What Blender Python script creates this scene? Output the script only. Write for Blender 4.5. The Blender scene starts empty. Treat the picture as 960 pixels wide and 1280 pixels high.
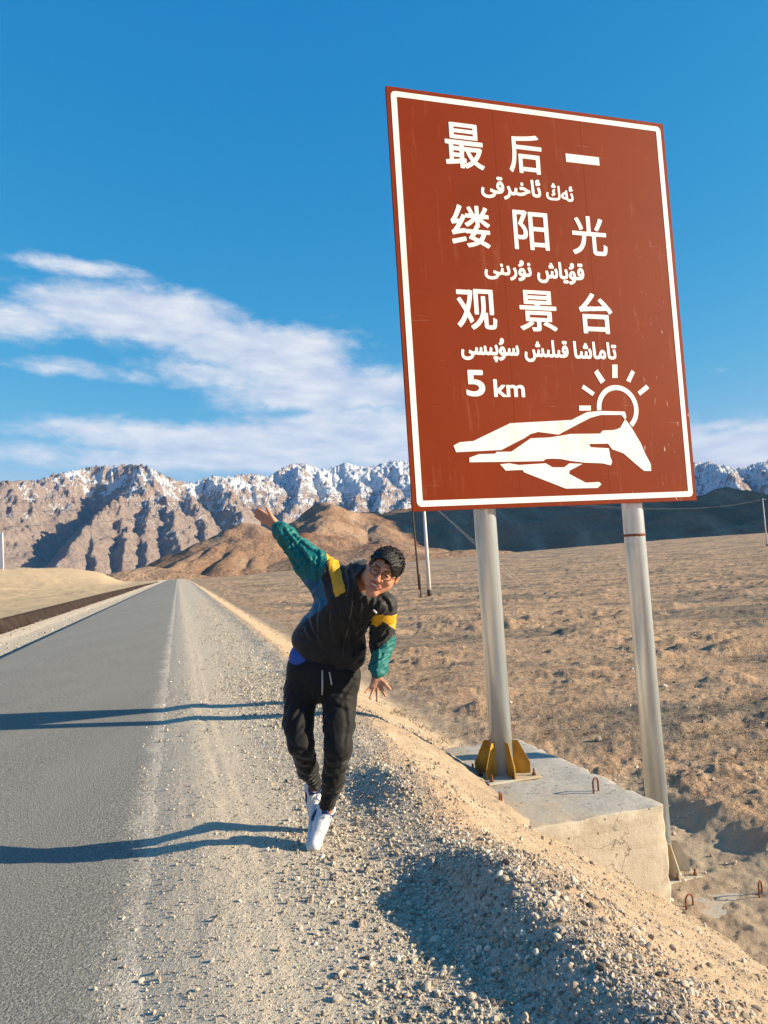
import bpy, bmesh, math, random
import numpy as np
from mathutils import Vector, Matrix

S = bpy.context.scene
COL = S.collection
rng = np.random.default_rng(7)
random.seed(7)

# ---------------------------------------------------------------- camera
FPX, PITCH, ROLL, CAM_H = 930.98, .0684, .0609, 1.5      # focal length in pixels of a 960 x 1280 frame
cp, sp, cr, sr = math.cos(PITCH), math.sin(PITCH), math.cos(ROLL), math.sin(ROLL)
_r = np.array([1., 0, 0]); _u = np.array([0, -sp, cp]); CF = np.array([0, cp, sp])
CR = _r*cr - _u*sr; CU = _u*cr + _r*sr; CC = np.array([0, 0, CAM_H])
cam = bpy.data.cameras.new('camera'); cam_ob = bpy.data.objects.new('camera', cam); COL.objects.link(cam_ob)
cam.sensor_fit = 'VERTICAL'; cam.sensor_height = 36.0; cam.lens = 36.0*FPX/1280
cam.clip_start = .05; cam.clip_end = 60000
M = Matrix.Identity(4)
for i in range(3):
    M[i][0], M[i][1], M[i][2], M[i][3] = CR[i], CU[i], -CF[i], CC[i]
cam_ob.matrix_world = M
S.camera = cam_ob

# ---------------------------------------------------------------- sun, sky, exposure
SUN_EL, SUN_AZ = math.radians(19.5), math.radians(96.0)   # azimuth clockwise from +Y
sdir = Vector((math.sin(SUN_AZ)*math.cos(SUN_EL), math.cos(SUN_AZ)*math.cos(SUN_EL), math.sin(SUN_EL)))
sl = bpy.data.lights.new('sun', 'SUN'); sl.energy = 5.0; sl.angle = math.radians(.5); sl.color = (1, .86, .62)
so = bpy.data.objects.new('sun', sl); COL.objects.link(so)
so.rotation_euler = (-sdir).to_track_quat('-Z', 'Y').to_euler()

class NT:
    """small helper to write node trees as code"""
    def __init__(s, tree): s.t = tree; tree.nodes.clear()
    def n(s, typ, ins=None, **props):
        nd = s.t.nodes.new(typ)
        for k, v in props.items(): setattr(nd, k, v)
        for k, v in (ins or {}).items():
            sock = nd.inputs[k]
            if hasattr(v, 'is_output'): s.t.links.new(v, sock)
            else: sock.default_value = v
        return nd
    def l(s, a, b): s.t.links.new(a, b)
    def math(s, op, a, b=0., c=0., clamp=False):
        nd = s.n('ShaderNodeMath', {0: a, 1: b, 2: c}, operation=op, use_clamp=clamp); return nd.outputs[0]
    def mr(s, v, a, b, c=0., d=1., it='LINEAR'):
        return s.n('ShaderNodeMapRange', {'Value': v, 'From Min': a, 'From Max': b, 'To Min': c, 'To Max': d}, interpolation_type=it).outputs[0]
    def mix(s, f, a, b, bt='MIX'):
        nd = s.n('ShaderNodeMix', data_type='RGBA', blend_type=bt)
        for sock, v in ((nd.inputs[0], f), (nd.inputs[6], a), (nd.inputs[7], b)):
            if hasattr(v, 'is_output'): s.t.links.new(v, sock)
            else: sock.default_value = v if not isinstance(v, tuple) else (v + (1,) if len(v) == 3 else v)
        return nd.outputs[2]
    def noise(s, vec, sc, det=4., rough=.55, dist=0., dim='3D'):
        return s.n('ShaderNodeTexNoise', {'Vector': vec, 'Scale': sc, 'Detail': det, 'Roughness': rough, 'Distortion': dist}, noise_dimensions=dim).outputs[0]
    def map(s, vec, scale=(1, 1, 1), rot=(0, 0, 0), loc=(0, 0, 0)):
        return s.n('ShaderNodeMapping', {'Vector': vec, 'Scale': scale, 'Rotation': rot, 'Location': loc}).outputs[0]
    def ramp(s, f, stops, it='LINEAR'):
        nd = s.n('ShaderNodeValToRGB', {0: f}); cr_ = nd.color_ramp; cr_.interpolation = it
        while len(cr_.elements) < len(stops): cr_.elements.new(.5)
        for e, (p, c) in zip(cr_.elements, stops):
            e.position = p; e.color = c + (1,) if len(c) == 3 else c
        return nd.outputs[0]

SKY_K = .715
W = bpy.data.worlds.new('World'); S.world = W; W.use_nodes = True
w = NT(W.node_tree)
sky = w.n('ShaderNodeTexSky', sky_type='NISHITA', sun_disc=False, sun_elevation=SUN_EL, sun_rotation=SUN_AZ,
          altitude=3000., air_density=1.0, dust_density=.6, ozone_density=2.2)
dirv = w.n('ShaderNodeTexCoord').outputs['Generated']
sep = w.n('ShaderNodeSeparateXYZ', {0: dirv})
X, Y, Z = sep.outputs
az = w.math('ARCTAN2', X, Y); el = w.math('ARCSINE', Z)
azd = w.math('MULTIPLY', az, 57.29578); eld = w.math('MULTIPLY', el, 57.29578)
# domain for the cloud texture: stretched along the horizon and slightly tilted like the wind
cv = w.n('ShaderNodeCombineXYZ', {0: azd, 1: w.math('MULTIPLY_ADD', azd, .07, eld), 2: 0.}).outputs[0]
n1 = w.noise(w.map(cv, (.17, .36, 1)), 1.0, 8, .58, .3)
n2 = w.noise(w.map(cv, (.55, 1.1, 1), loc=(3, 7, 0)), 1.0, 7, .62, .2)
nn = w.math('ADD', w.math('MULTIPLY', n1, .62), w.math('MULTIPLY', n2, .38))
def px_dir(px, py):
    d = CF + CR*(px-480)/FPX + CU*(640-py)/FPX; d = d/np.linalg.norm(d)
    return math.degrees(math.atan2(d[0], d[1])), math.degrees(math.asin(d[2]))
dens = None
# cloud banks of that afternoon: centre and half-size (photo pixels only used to read off azimuth and elevation)
for (bx, by, hw, hh, amp) in (
        (85, 332, 100, 15, .72), (20, 402, 100, 28, .8), (170, 394, 140, 38, 1.15), (335, 440, 140, 36, 1.15), (400, 485, 170, 46, 1.0), (300, 470, 150, 30, .75),
        (170, 545, 130, 26, .9), (300, 560, 190, 36, 1.0), (470, 545, 190, 50, 1.1), (180, 472, 110, 16, .45), (85, 455, 55, 12, .55),
        (260, 578, 420, 20, .75), (80, 462, 90, 12, .6), (900, 532, 34, 11, .8), (872, 540, 30, 18, .8), (950, 556, 120, 28, 1.15), (640, 560, 300, 50, .9), (905, 461, 50, 8, .36)):
    a0, e0 = px_dir(bx, by)
    ha, he = hw/FPX*57.3, hh/FPX*57.3
    q = w.math('ADD', w.math('POWER', w.math('ABSOLUTE', w.math('MULTIPLY', w.math('SUBTRACT', azd, a0), 1/ha)), 2.),
               w.math('POWER', w.math('ABSOLUTE', w.math('MULTIPLY', w.math('SUBTRACT', w.math('MULTIPLY_ADD', w.math('SUBTRACT', azd, a0), .06, eld), e0), 1/he)), 2.))
    g = w.math('MULTIPLY', w.math('EXPONENT', w.math('MULTIPLY', q, -1.15)), amp)
    dens = g if dens is None else w.math('MAXIMUM', dens, g)
# the same broken bank goes on low round the horizon out of the frame
far_az = w.mr(w.math('ABSOLUTE', azd), 32., 60., 0., .55)
low = w.math('MULTIPLY', w.math('MULTIPLY', far_az, w.mr(eld, 3., 9.)), w.mr(eld, 14., 26., 1., 0.))
dens = w.math('MAXIMUM', dens, low)
cover = w.math('ADD', w.math('MULTIPLY', dens, 1.3), w.math('MULTIPLY', w.math('SUBTRACT', nn, .5), 2.0))
cover = w.math('MULTIPLY', w.mr(cover, .30, 1.05, 0., 1., 'SMOOTHSTEP'), w.mr(dens, .03, .3))
shade = w.noise(w.map(cv, (.25, .8, 1), loc=(11, 2, 0)), 1.0, 5, .55)
ccol = w.mix(w.mr(shade, .35, .65), (2.75, 3.05, 3.75), (4.1, 4.1, 4.2))
hsv = w.n('ShaderNodeHueSaturation', {'Hue': .492, 'Saturation': 1.22, 'Value': 1.0, 'Color': sky.outputs[0]}).outputs[0]
# the deep cyan-blue of thin high-altitude air: one response curve per channel for the whole dome
sc3 = w.n('ShaderNodeSeparateColor', {0: hsv}).outputs
STR = .10
ch = [w.math('MINIMUM', w.math('MULTIPLY', w.math('POWER', w.math('MULTIPLY', sc3[i], .085), p), g/STR*SKY_K), 8.) for i, (p, g) in enumerate(((1.72, 8.0), (.636, .788), (.30, .611)))]
grade = w.n('ShaderNodeCombineColor', {0: ch[0], 1: ch[1], 2: ch[2]}).outputs[0]
skyc = w.mix(w.math('MULTIPLY', cover, .88), grade, ccol)
bg = w.n('ShaderNodeBackground', {'Color': skyc, 'Strength': STR})
w.l(bg.outputs[0], w.n('ShaderNodeOutputWorld').inputs[0])

S.view_settings.view_transform = 'Standard'; S.view_settings.look = 'None'
S.view_settings.exposure = 1.15; S.view_settings.gamma = 1.0
S.render.engine = 'CYCLES'
S.cycles.max_bounces = 5; S.cycles.diffuse_bounces = 3; S.cycles.use_denoising = True

# ---------------------------------------------------------------- small tools
def tag(o, label=None, cat=None, group=None, kind=None):
    for k, v in (('label', label), ('category', cat), ('group', group), ('kind', kind)):
        if v: o[k] = v
    return o
def link(name, me, mat=None, parent=None):
    if mat is not None:
        for m in (mat if isinstance(mat, (list, tuple)) else [mat]): me.materials.append(m)
    o = bpy.data.objects.new(name, me); COL.objects.link(o)
    if parent is not None: o.parent = parent
    return o
def empty(name, loc=(0, 0, 0), rz=0.):
    o = bpy.data.objects.new(name, None); COL.objects.link(o); o.location = loc; o.rotation_euler = (0, 0, rz)
    o.empty_display_size = .2
    return o
def mesh_np(name, V, F, smooth=True):
    """mesh from arrays; F is (n,3) or (n,4)"""
    V = np.asarray(V, np.float32); F = np.asarray(F, np.int32)
    me = bpy.data.meshes.new(name); k = F.shape[1]
    me.vertices.add(len(V)); me.vertices.foreach_set('co', V.ravel())
    me.loops.add(F.size); me.loops.foreach_set('vertex_index', F.ravel())
    me.polygons.add(len(F)); me.polygons.foreach_set('loop_start', np.arange(len(F), dtype=np.int32)*k)
    me.update(calc_edges=True)
    if smooth: me.polygons.foreach_set('use_smooth', np.ones(len(F), bool))
    else: me.polygons.foreach_set('use_smooth', np.zeros(len(F), bool))
    me.validate(); return me
def attr(me, name, arr):
    a = me.attributes.new(name, 'FLOAT', 'POINT'); a.data.foreach_set('value', np.asarray(arr, np.float32))

_perm = np.random.default_rng(3).permutation(4096).astype(np.int64)
_grad = np.stack([np.cos(np.arange(4096)*2.399963), np.sin(np.arange(4096)*2.399963)], 1)
def perlin(x, y, seed=0):
    x = np.asarray(x, np.float64); y = np.asarray(y, np.float64)
    xi = np.floor(x).astype(np.int64); yi = np.floor(y).astype(np.int64); xf = x-xi; yf = y-yi
    u = xf*xf*xf*(xf*(xf*6-15)+10); v = yf*yf*yf*(yf*(yf*6-15)+10)
    def g(ix, iy, fx, fy):
        h = _perm[(_perm[(ix+seed*131) & 4095]+iy) & 4095]; gr = _grad[h]
        return gr[..., 0]*fx+gr[..., 1]*fy
    a = g(xi, yi, xf, yf); b = g(xi+1, yi, xf-1, yf); c = g(xi, yi+1, xf, yf-1); d = g(xi+1, yi+1, xf-1, yf-1)
    return 1.5*((a+(b-a)*u)+((c+(d-c)*u)-(a+(b-a)*u))*v)
def fbm(x, y, octv, seed=0, gain=.5, lac=2.03):
    r = 0; a = 1.; t = 0.
    for i in range(octv):
        r = r+a*perlin(x, y, seed+i); t += a; a *= gain; x = x*lac+17.3; y = y*lac-9.1
    return r/t
def ridged(x, y, octv, seed=0, gain=.5, lac=2.07):
    r = 0; a = 1.; t = 0.; wgt = 1.
    for i in range(octv):
        n = 1-np.abs(perlin(x, y, seed+i)); n = n*n*wgt; r = r+a*n; t += a
        wgt = np.clip(n*1.6, 0, 1); a *= gain; x = x*lac+5.7; y = y*lac+3.9
    return r/t
def smooth(e0, e1, x):
    q = np.clip((x-e0)/(e1-e0), 0, 1); return q*q*(3-2*q)
def ray(px, py): return CF+CR*(px-480)/FPX+CU*(640-py)/FPX
def at_r(px, py, r):
    """world point on the sight line of a photo pixel at horizontal distance r (used to survey the real place)"""
    d = ray(px, py); return CC+d*(r/math.hypot(d[0], d[1]))
def at_y(px, py, y):
    d = ray(px, py); return CC+d*(y/d[1])

def new_mat(name):
    m = bpy.data.materials.new(name); m.use_nodes = True; k = NT(m.node_tree)
    b = k.n('ShaderNodeBsdfPrincipled'); k.l(b.outputs[0], k.n('ShaderNodeOutputMaterial').inputs[0])
    b.inputs['Roughness'].default_value = .85
    b.inputs['Specular IOR Level'].default_value = .25
    return m, k, b
def bump(k, b, h, strength=.5, dist=.01):
    k.l(k.n('ShaderNodeBump', {'Height': h, 'Strength': strength, 'Distance': dist}).outputs[0], b.inputs['Normal'])
def obj_co(k): return k.n('ShaderNodeTexCoord').outputs['Object']
# ================================================================ LAND
# road coordinates: s along the road, t to its right; t = 0 runs through the camera
US, UT = np.array([-.2706, .9627]), np.array([.9627, .2706])
def st(x, y): return x*US[0]+y*US[1], x*UT[0]+y*UT[1]
def xy(s, t): return s*US[0]+t*UT[0], s*US[1]+t*UT[1]
# sign coordinates: A along the board, N behind it
SA = .301; AX = np.array([math.cos(SA), math.sin(SA)]); NX = np.array([-math.sin(SA), math.cos(SA)]); SO = np.array([.2703, 7.0])
def an(x, y): return (x-SO[0])*AX[0]+(y-SO[1])*AX[1], (x-SO[0])*NX[0]+(y-SO[1])*NX[1]
def an_xy(a, n): return SO[0]+a*AX[0]+n*NX[0], SO[1]+a*AX[1]+n*NX[1]
ROAD_R, ROAD_L = -.21, -3.75
def lip_t(s): return np.interp(s, [-6, 4, 5.5, 7, 9.5, 22, 140, 600], [1.30, 1.30, 1.34, 1.55, 1.50, 1.72, 2.5, 3.0])

def height(x, y, fine=True):
    s, t = st(x, y); r = np.hypot(x, y)
    tl = lip_t(s)+.10*fbm(s*.9, s*0+3.1, 3, 40); d = t-tl
    # plain on the right
    plain = -1.74+.24*smooth(8, 15, r)+.5*fbm(x/45, y/45, 3, 11)*smooth(12, 60, r) + 8.5*smooth(60, 900, r)*smooth(-.15, .45, x/np.maximum(y, 1))*np.where(y > 0, 1, 0) + 1.2*smooth(60, 500, r)
    rough = smooth(2.2, 4.5, d)*(.35+.65*smooth(8, 14, r))
    patch = smooth(-.15, .3, fbm(x*.10+4, y*.13, 3, 66))
    tuft = np.clip(fbm(x*.9, y*1.7, 5, 21)-.06, 0, 1)
    plain = plain+rough*.5*np.clip(fbm(x*.35, y*.75, 5, 63)-.16, 0, 1)*smooth(8, 16, r)
    plain = plain+rough*((.10+.26*patch)*tuft+.07*fbm(x*.5, y*.9, 4, 25)+.07*np.clip(fbm(x*3.1, y*4.6, 4, 31), -.08, 1)*(.5+patch)+.05*np.clip(ridged(x*1.3, y*2.2, 3, 35)-.55, 0, 1))
    plain = plain+rough*.55*np.clip(fbm(x*.12+9, y*.22, 4, 61)-.10, 0, 1)
    prof = np.interp(d, [-9, 0, .3, .6, 1.2, 2.4, 3.0, 9], [0, .03, -.03, -.2, -.6, -1.38, -1.78, -6.5])
    zr = np.maximum(prof, plain)
    k = .25; h_ = np.clip(.5+.5*(prof-plain)/k, 0, 1); zr = plain+(prof-plain)*h_+k*h_*(1-h_)
    zr = np.where(d < .2, prof, zr)
    # the windrow of graded gravel along the edge
    hl = np.interp(s, [-5, 2.0, 2.5, 3.1, 3.75, 4.1, 4.55, 5.0, 5.5, 9, 30, 200], [.10, .105, .125, .165, .01, -.01, .10, .085, .0, .03, .03, .03])
    zr = zr+hl*np.exp(-np.where(d < 0, (d/.20)**2, (d/.45)**2))
    zr = zr-.03*np.exp(-((d+.38)/.22)**2)*smooth(6, 3, s)*smooth(2.4, 3.0, s)
    # excavated pit round the lower footing
    a, n = an(x, y)
    pit = smooth(1.55, 1.75, a)*smooth(4.0, 3.4, a+.2*fbm(n*1.5, n*0, 3, 5))*smooth(-2.2, -1.5, n)*smooth(2.6, 1.5, n)
    zr = zr+(np.minimum(zr, -1.838+.045*fbm(x*2.2, y*2.2, 4, 71)+.02*np.abs(a-2.5))-zr)*pit
    # left of the road: shoulder, steep dark bank, blown sand field
    e = -5.45-.12*fbm(s*.35, s*0+1, 3, 50)
    bank = smooth(e, e-.32, t)*np.interp(s, [0, 20, 60, 130, 200], [.40, .40, .44, .38, .1])
    rise = np.interp(r, [0, 30, 70, 140, 210, 300, 500, 900], [0, 0, 1.2, 4.0, 5.3, 4.0, 0, -6])*smooth(-6, -30, t)*smooth(-.05, -.10, (x/np.maximum(np.abs(y), 1))+.30*0+.29)
    field = bank+rise+smooth(-5.8, -8, t)*(.25*fbm(x/6, y/9, 4, 81)+.10*fbm(x*.8, y*.8, 4, 85)+.22*np.clip(fbm(x*.35, y*.28, 4, 87)-.05, 0, 1)+.5*np.clip(fbm(x*.10, y*.06, 4, 89)-.1, 0, 1)*smooth(40, 90, r))
    zl = np.where(t < -5, field, 0)
    z = np.where(t > -1.5, zr, zl)
    # under the asphalt the bed drops so the slab sits on it
    z = z+(.016-.085*smooth(ROAD_R+.34, ROAD_R-.40, t+.05*fbm(s*1.7, t*1.5, 4, 77)))*smooth(ROAD_L-.01, ROAD_L+.0, t)*smooth(.5, .1, t)
    z = z-.07*smooth(ROAD_L+.02, ROAD_L-.02, t)*smooth(-5.2, -4.6, t)
    if fine:
        gr = smooth(ROAD_R-.2, ROAD_R+.4, t)*smooth(2.6, 1.4, d)
        coarse = .35+.65*smooth(.55, 1.1, t+.25*fbm(s*.8, t*.8, 2, 91))*smooth(.3, -.2, d)
        z = z+gr*coarse*(.016*fbm(x*7, y*7, 4, 101)+.012*fbm(x*2.2, y*2.2, 2, 111))
        # tyre ruts in the loose dust
        for tc, amp in ((.22, .006), (.33, .006), (-.02, .003), (.60, .004)):
            z = z-amp*np.exp(-((t-tc-.03*np.sin(s*.5))/.035)**2)*smooth(ROAD_R, ROAD_R+.1, t)*(.5+.5*perlin(s*1.1, s*0+tc*9, 7))
        z = z+smooth(-.1, .5, d)*smooth(30, 10, s)*(.030*fbm(x*4.2, y*4.2, 5, 123)+.022*np.clip(fbm(x*11, y*11, 3, 125)-.1, 0, 1))
        z = z+smooth(.4, 1.2, d)*(.018*fbm(x*5, y*5, 4, 121)+.03*fbm(x*1.3, y*1.3, 2, 131)*smooth(12, 8, r))
        z = z+.02*smooth(-3.9, -4.5, t)*smooth(-5.6, -5.2, t)*fbm(x*3, y*3, 3, 141)
    # crest of the road far away
    z = z-smooth(330, 700, r)*6*smooth(.0, -.18, x/np.maximum(np.abs(y), 1)+.12)
    return z

def axis(stops):
    """concatenate ranges (start, end, step)"""
    out = []
    for a, b, h in stops: out.append(np.arange(a, b, h))
    out.append([stops[-1][1]]); return np.concatenate(out)
def polar(name, azs, rs, hf):
    A, Rr = np.meshgrid(azs, rs); x = Rr*np.sin(A); y = Rr*np.cos(A); z = hf(x, y)
    V = np.stack([x, y, z], -1).reshape(-1, 3); n = len(azs); i = np.arange(len(rs)-1)[:, None]*n; j = np.arange(n-1)[None]
    F = np.stack([i+j, i+j+1, i+j+1+n, i+j+n], -1).reshape(-1, 4)
    return V, F
D = math.radians
azs = axis([(D(-180), D(-60), D(4)), (D(-60), D(-31), D(1)), (D(-31), D(31), D(.12)), (D(31), D(60), D(1)), (D(60), D(180), D(4))])
rs = np.concatenate([np.geomspace(.25, 1.7, 20)[:-1], np.geomspace(1.7, 11, 420)[:-1], np.geomspace(11, 90, 230)[:-1], np.geomspace(90, 3200, 130)])
V, F = polar('ground', azs, rs, height)
gx, gy = V[:, 0], V[:, 1]; gs, gt = st(gx, gy); gr_ = np.hypot(gx, gy)
gd = gt-lip_t(gs)
ga, gn = an(gx, gy)
at_gravel = np.maximum(smooth(ROAD_R-.4, ROAD_R, gt)*smooth(.35, -.15, gd+.15*fbm(gx*1.5, gy*1.5, 3, 7)), smooth(ROAD_L+.3, ROAD_L, gt)*smooth(-5.5, -5.3, gt))
at_coarse = smooth(.35, .95, gt+.35*fbm(gs*.7, gt*.9, 3, 91))*smooth(.15, -.25, gd)*smooth(14, 6, gs)
at_dark = np.clip(smooth(-.04, .16, fbm(gx*.06, gy*.24, 4, 201)+.26*smooth(2, 8, gx-gy*.22)*smooth(60, 25, gy)*smooth(8, 14, gy)), 0, 1)*smooth(3, 6, gd)
e_ = -5.45
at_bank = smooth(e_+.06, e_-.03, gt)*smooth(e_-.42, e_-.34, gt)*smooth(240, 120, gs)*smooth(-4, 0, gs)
at_left = smooth(-5.0, -5.6, gt)
at_slope = np.maximum(smooth(0, .5, gd)*smooth(4.2, 2.4, gd), smooth(1.5, 1.8, ga)*smooth(4.2, 3.6, ga)*smooth(-2.2, -1.5, gn)*smooth(2.8, 1.8, gn))

m_ground, k, b = new_mat('desert_ground'); P = obj_co(k)
def A_(k, nm): return k.n('ShaderNodeAttribute', attribute_name=nm).outputs['Fac']
big = k.noise(P, .35, 5, .6); mid = k.noise(P, 2.3, 5, .65); fin = k.noise(P, 38., 4, .7); mic = k.noise(P, 160., 3, .7)
sand = k.mix(k.mr(mid, .3, .7), (.38, .215, .12), (.56, .37, .225))
sand = k.mix(k.mr(big, .45, .7), sand, (.42, .25, .14))
sand = k.mix(A_(k, 'slope'), sand, k.mix(k.mr(mid, .35, .65), (.36, .255, .165), (.47, .35, .235)))
sand = k.mix(A_(k, 'left'), sand, k.mix(k.mr(mid, .3, .7), (.50, .35, .205), (.56, .41, .25)))
speck = k.mr(k.noise(k.map(P, (.55, 1.5, 1)), 1.6, 6, .72), .53, .66)
dk = k.math('MAXIMUM', k.math('MULTIPLY', A_(k, 'dark'), k.mr(k.noise(P, .9, 5, .65), .30, .55)), k.math('MULTIPLY', speck, k.math('MULTIPLY', k.math('SUBTRACT', 1., k.math('MAXIMUM', k.math('MAXIMUM', A_(k, 'gravel'), A_(k, 'slope')), k.math('MULTIPLY', A_(k, 'left'), .6))), .75)))
sand = k.mix(dk, sand, k.mix(k.mr(mid, .35, .65), (.125, .095, .07), (.21, .16, .115)))
grav = k.mix(k.mr(fin, .3, .7), (.46, .375, .28), (.66, .55, .425))
grav = k.mix(k.mr(mid, .35, .7), grav, (.58, .48, .365))
crs = k.mix(k.mr(k.noise(P, 55., 3, .7), .35, .65), (.33, .275, .215), (.64, .55, .43))
grav = k.mix(A_(k, 'coarse'), grav, crs)
col = k.mix(A_(k, 'gravel'), sand, grav)
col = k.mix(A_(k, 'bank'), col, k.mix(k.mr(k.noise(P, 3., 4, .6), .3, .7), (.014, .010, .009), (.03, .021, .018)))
col = k.mix(k.math('MULTIPLY', k.mr(mic, .4, .75), .35), col, (.62, .55, .46))
col = k.mix(k.math('MULTIPLY', k.mr(mic, .52, .3), .45), col, (.12, .09, .065))
k.l(col, b.inputs['Base Color']); b.inputs['Roughness'].default_value = 1.; b.inputs['Specular IOR Level'].default_value = .1
hgt = k.math('ADD', k.math('MULTIPLY', fin, 1.), k.math('MULTIPLY', mic, .35))
flat_ = k.math('SUBTRACT', 1., k.math('MAXIMUM', A_(k, 'gravel'), A_(k, 'slope')))
clod = k.math('MULTIPLY', k.math('ADD', k.noise(k.map(P, (1, 1.6, 1)), 3.2, 6, .7), k.math('MULTIPLY', k.noise(P, 14., 3, .6), .3)), k.math('MULTIPLY', flat_, 9.))
bump(k, b, k.math('ADD', hgt, clod), .8, .02)

fc = F.mean(1) if False else None
fgt = gt[F].mean(1); fgs = gs[F].mean(1); fgd = gd[F].mean(1); fr = gr_[F].mean(1)
is_sh = (fgt > ROAD_R-.6) & (fgd < .12) & (fr < 700) & (fgs > -30)
is_lsh = (fgt < ROAD_L+.4) & (fgt > -5.4) & (fr < 500) & (fgs > -30)
is_bank = (fgt <= -5.4) & (fgt > -5.9) & (fr < 240) & (fgs > -10)
def submesh(name, sel, mat, parent=None, label=None):
    f = F[sel]; used, inv = np.unique(f, return_inverse=True)
    me = mesh_np(name, V[used], inv.reshape(f.shape))
    for nm, arr in (('gravel', at_gravel), ('coarse', at_coarse), ('dark', at_dark), ('bank', at_bank), ('left', at_left), ('slope', at_slope)):
        attr(me, nm, arr[used])
    o = link(name, me, mat, parent); tag(o, kind='structure'); return o
ground = submesh('ground', ~(is_sh | is_lsh | is_bank), m_ground)
shoulder = submesh('gravel_shoulder', is_sh, m_ground)
left_shoulder = submesh('gravel_shoulder', is_lsh, m_ground)
m_bank, k, b = new_mat('dark_earth'); P = obj_co(k)  # bank face, a far darker brown than the sand above it
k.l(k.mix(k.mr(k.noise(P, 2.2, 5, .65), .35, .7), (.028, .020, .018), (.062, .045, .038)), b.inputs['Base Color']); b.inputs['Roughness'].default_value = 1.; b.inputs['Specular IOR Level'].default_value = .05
bump(k, b, k.noise(P, 9., 5, .7), .8, .05)
bank_ob = submesh('earth_bank', is_bank, m_bank)

# ---------------------------------------------------------------- road
m_road, k, b = new_mat('dusty_asphalt'); P = obj_co(k)
grain = k.noise(P, 85., 3, .72); g2 = k.noise(P, 40., 3, .7); lane = k.noise(k.map(P, (1.4, .05, 1), (0, 0, D(-15.7))), 1., 4, .6)
blot = k.noise(P, .6, 5, .6)
c_ = k.ramp(grain, [(.28, (.06, .057, .05)), (.45, (.165, .157, .140)), (.56, (.245, .232, .206)), (.70, (.52, .49, .44))])
c_ = k.mix(k.math('MULTIPLY', k.mr(g2, .45, .7), .35), c_, (.31, .29, .25))
c_ = k.mix(k.math('MULTIPLY', k.mr(lane, .4, .7), .35), c_, (.30, .28, .24))
c_ = k.mix(k.math('MULTIPLY', k.mr(blot, .45, .75), .18), c_, (.36, .34, .295))
edge = k.math('ADD', A_(k, 'edge'), k.math('MULTIPLY', k.math('SUBTRACT', k.noise(P, 1.3, 6, .7), .5), .9))
edge = k.math('ADD', edge, k.math('MULTIPLY', k.math('SUBTRACT', k.noise(P, 45., 3, .7), .5), 1.1))
dust = k.mix(k.mr(g2, .3, .7), (.47, .40, .325), (.66, .58, .48))
c_ = k.mix(k.mr(edge, .42, .85), c_, dust)
k.l(c_, b.inputs['Base Color']); b.inputs['Roughness'].default_value = .9
bump(k, b, k.math('ADD', grain, k.math('MULTIPLY', g2, .6)), 1., .013)
ss = np.concatenate([np.arange(-12, 30, .25), np.geomspace(30, 640, 120)])
tt = np.concatenate([np.linspace(ROAD_L, ROAD_R-.5, 15), np.linspace(ROAD_R-.45, ROAD_R+.40, 18)])
SS, TT = np.meshgrid(ss, tt, indexing='ij')
jit = .03*fbm(SS*1.3, SS*0+2, 3, 9)
TT2 = TT+np.where(TT <= ROAD_L+.01, .05*fbm(SS*.8, SS*0+5, 4, 19), 0)+np.where(TT >= ROAD_R+.35, jit, 0)
rx, ry = xy(SS, TT2); rz = .006+.012*np.sin(np.clip((TT2-ROAD_L)/(ROAD_R-ROAD_L), 0, 1)*math.pi)-.03*smooth(ROAD_R+.25, ROAD_R+.4, TT2)
rz = rz-smooth(330, 700, np.hypot(rx, ry))*6*smooth(.0, -.18, rx/np.maximum(np.abs(ry), 1)+.12)
top = np.stack([rx, ry, rz], -1).reshape(-1, 3); nt = len(tt); ns = len(ss)
i = np.arange(ns-1)[:, None]*nt; j = np.arange(nt-1)[None]
RF = np.stack([i+j, i+nt+j, i+nt+j+1, i+j+1], -1).reshape(-1, 4)[:, ::-1]
low = np.stack([rx[:, 0], ry[:, 0], rz[:, 0]-.14], -1); base = len(top)
q = np.arange(ns-1); SF = np.stack([base+q, base+q+1, (q+1)*nt, q*nt], -1)[:, ::-1]
me = mesh_np('road', np.vstack([top, low]), np.vstack([RF, SF]))
attr(me, 'edge', np.concatenate([smooth(ROAD_R-.36, ROAD_R+.16, TT2).ravel(), np.zeros(ns)]))
road = link('road', me, m_road); tag(road, kind='structure')

# ---------------------------------------------------------------- brown hills
def az_el(pts):
    o = np.array([px_dir(*p) for p in pts]); i = np.argsort(o[:, 0]); return np.radians(o[i, 0]), np.tan(np.radians(o[i, 1]))
def seg_field(x, y, ridges):
    """height of a relief built from ridge lines: each falls off to both sides at its own slope"""
    h = np.full(x.shape, -1e9)
    for pts, slope, rnd in ridges:
        P3 = [p if isinstance(p, np.ndarray) else at_r(*p) for p in pts]
        for p, q in zip(P3[:-1], P3[1:]):
            dx, dy = q[0]-p[0], q[1]-p[1]; L2 = dx*dx+dy*dy+1e-9
            u = np.clip(((x-p[0])*dx+(y-p[1])*dy)/L2, 0, 1)
            dist = np.hypot(x-p[0]-u*dx, y-p[1]-u*dy); hh = p[2]+u*(q[2]-p[2])
            h = np.maximum(h, hh-slope*(np.sqrt(dist*dist+rnd*rnd)-rnd))
    return h
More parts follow.
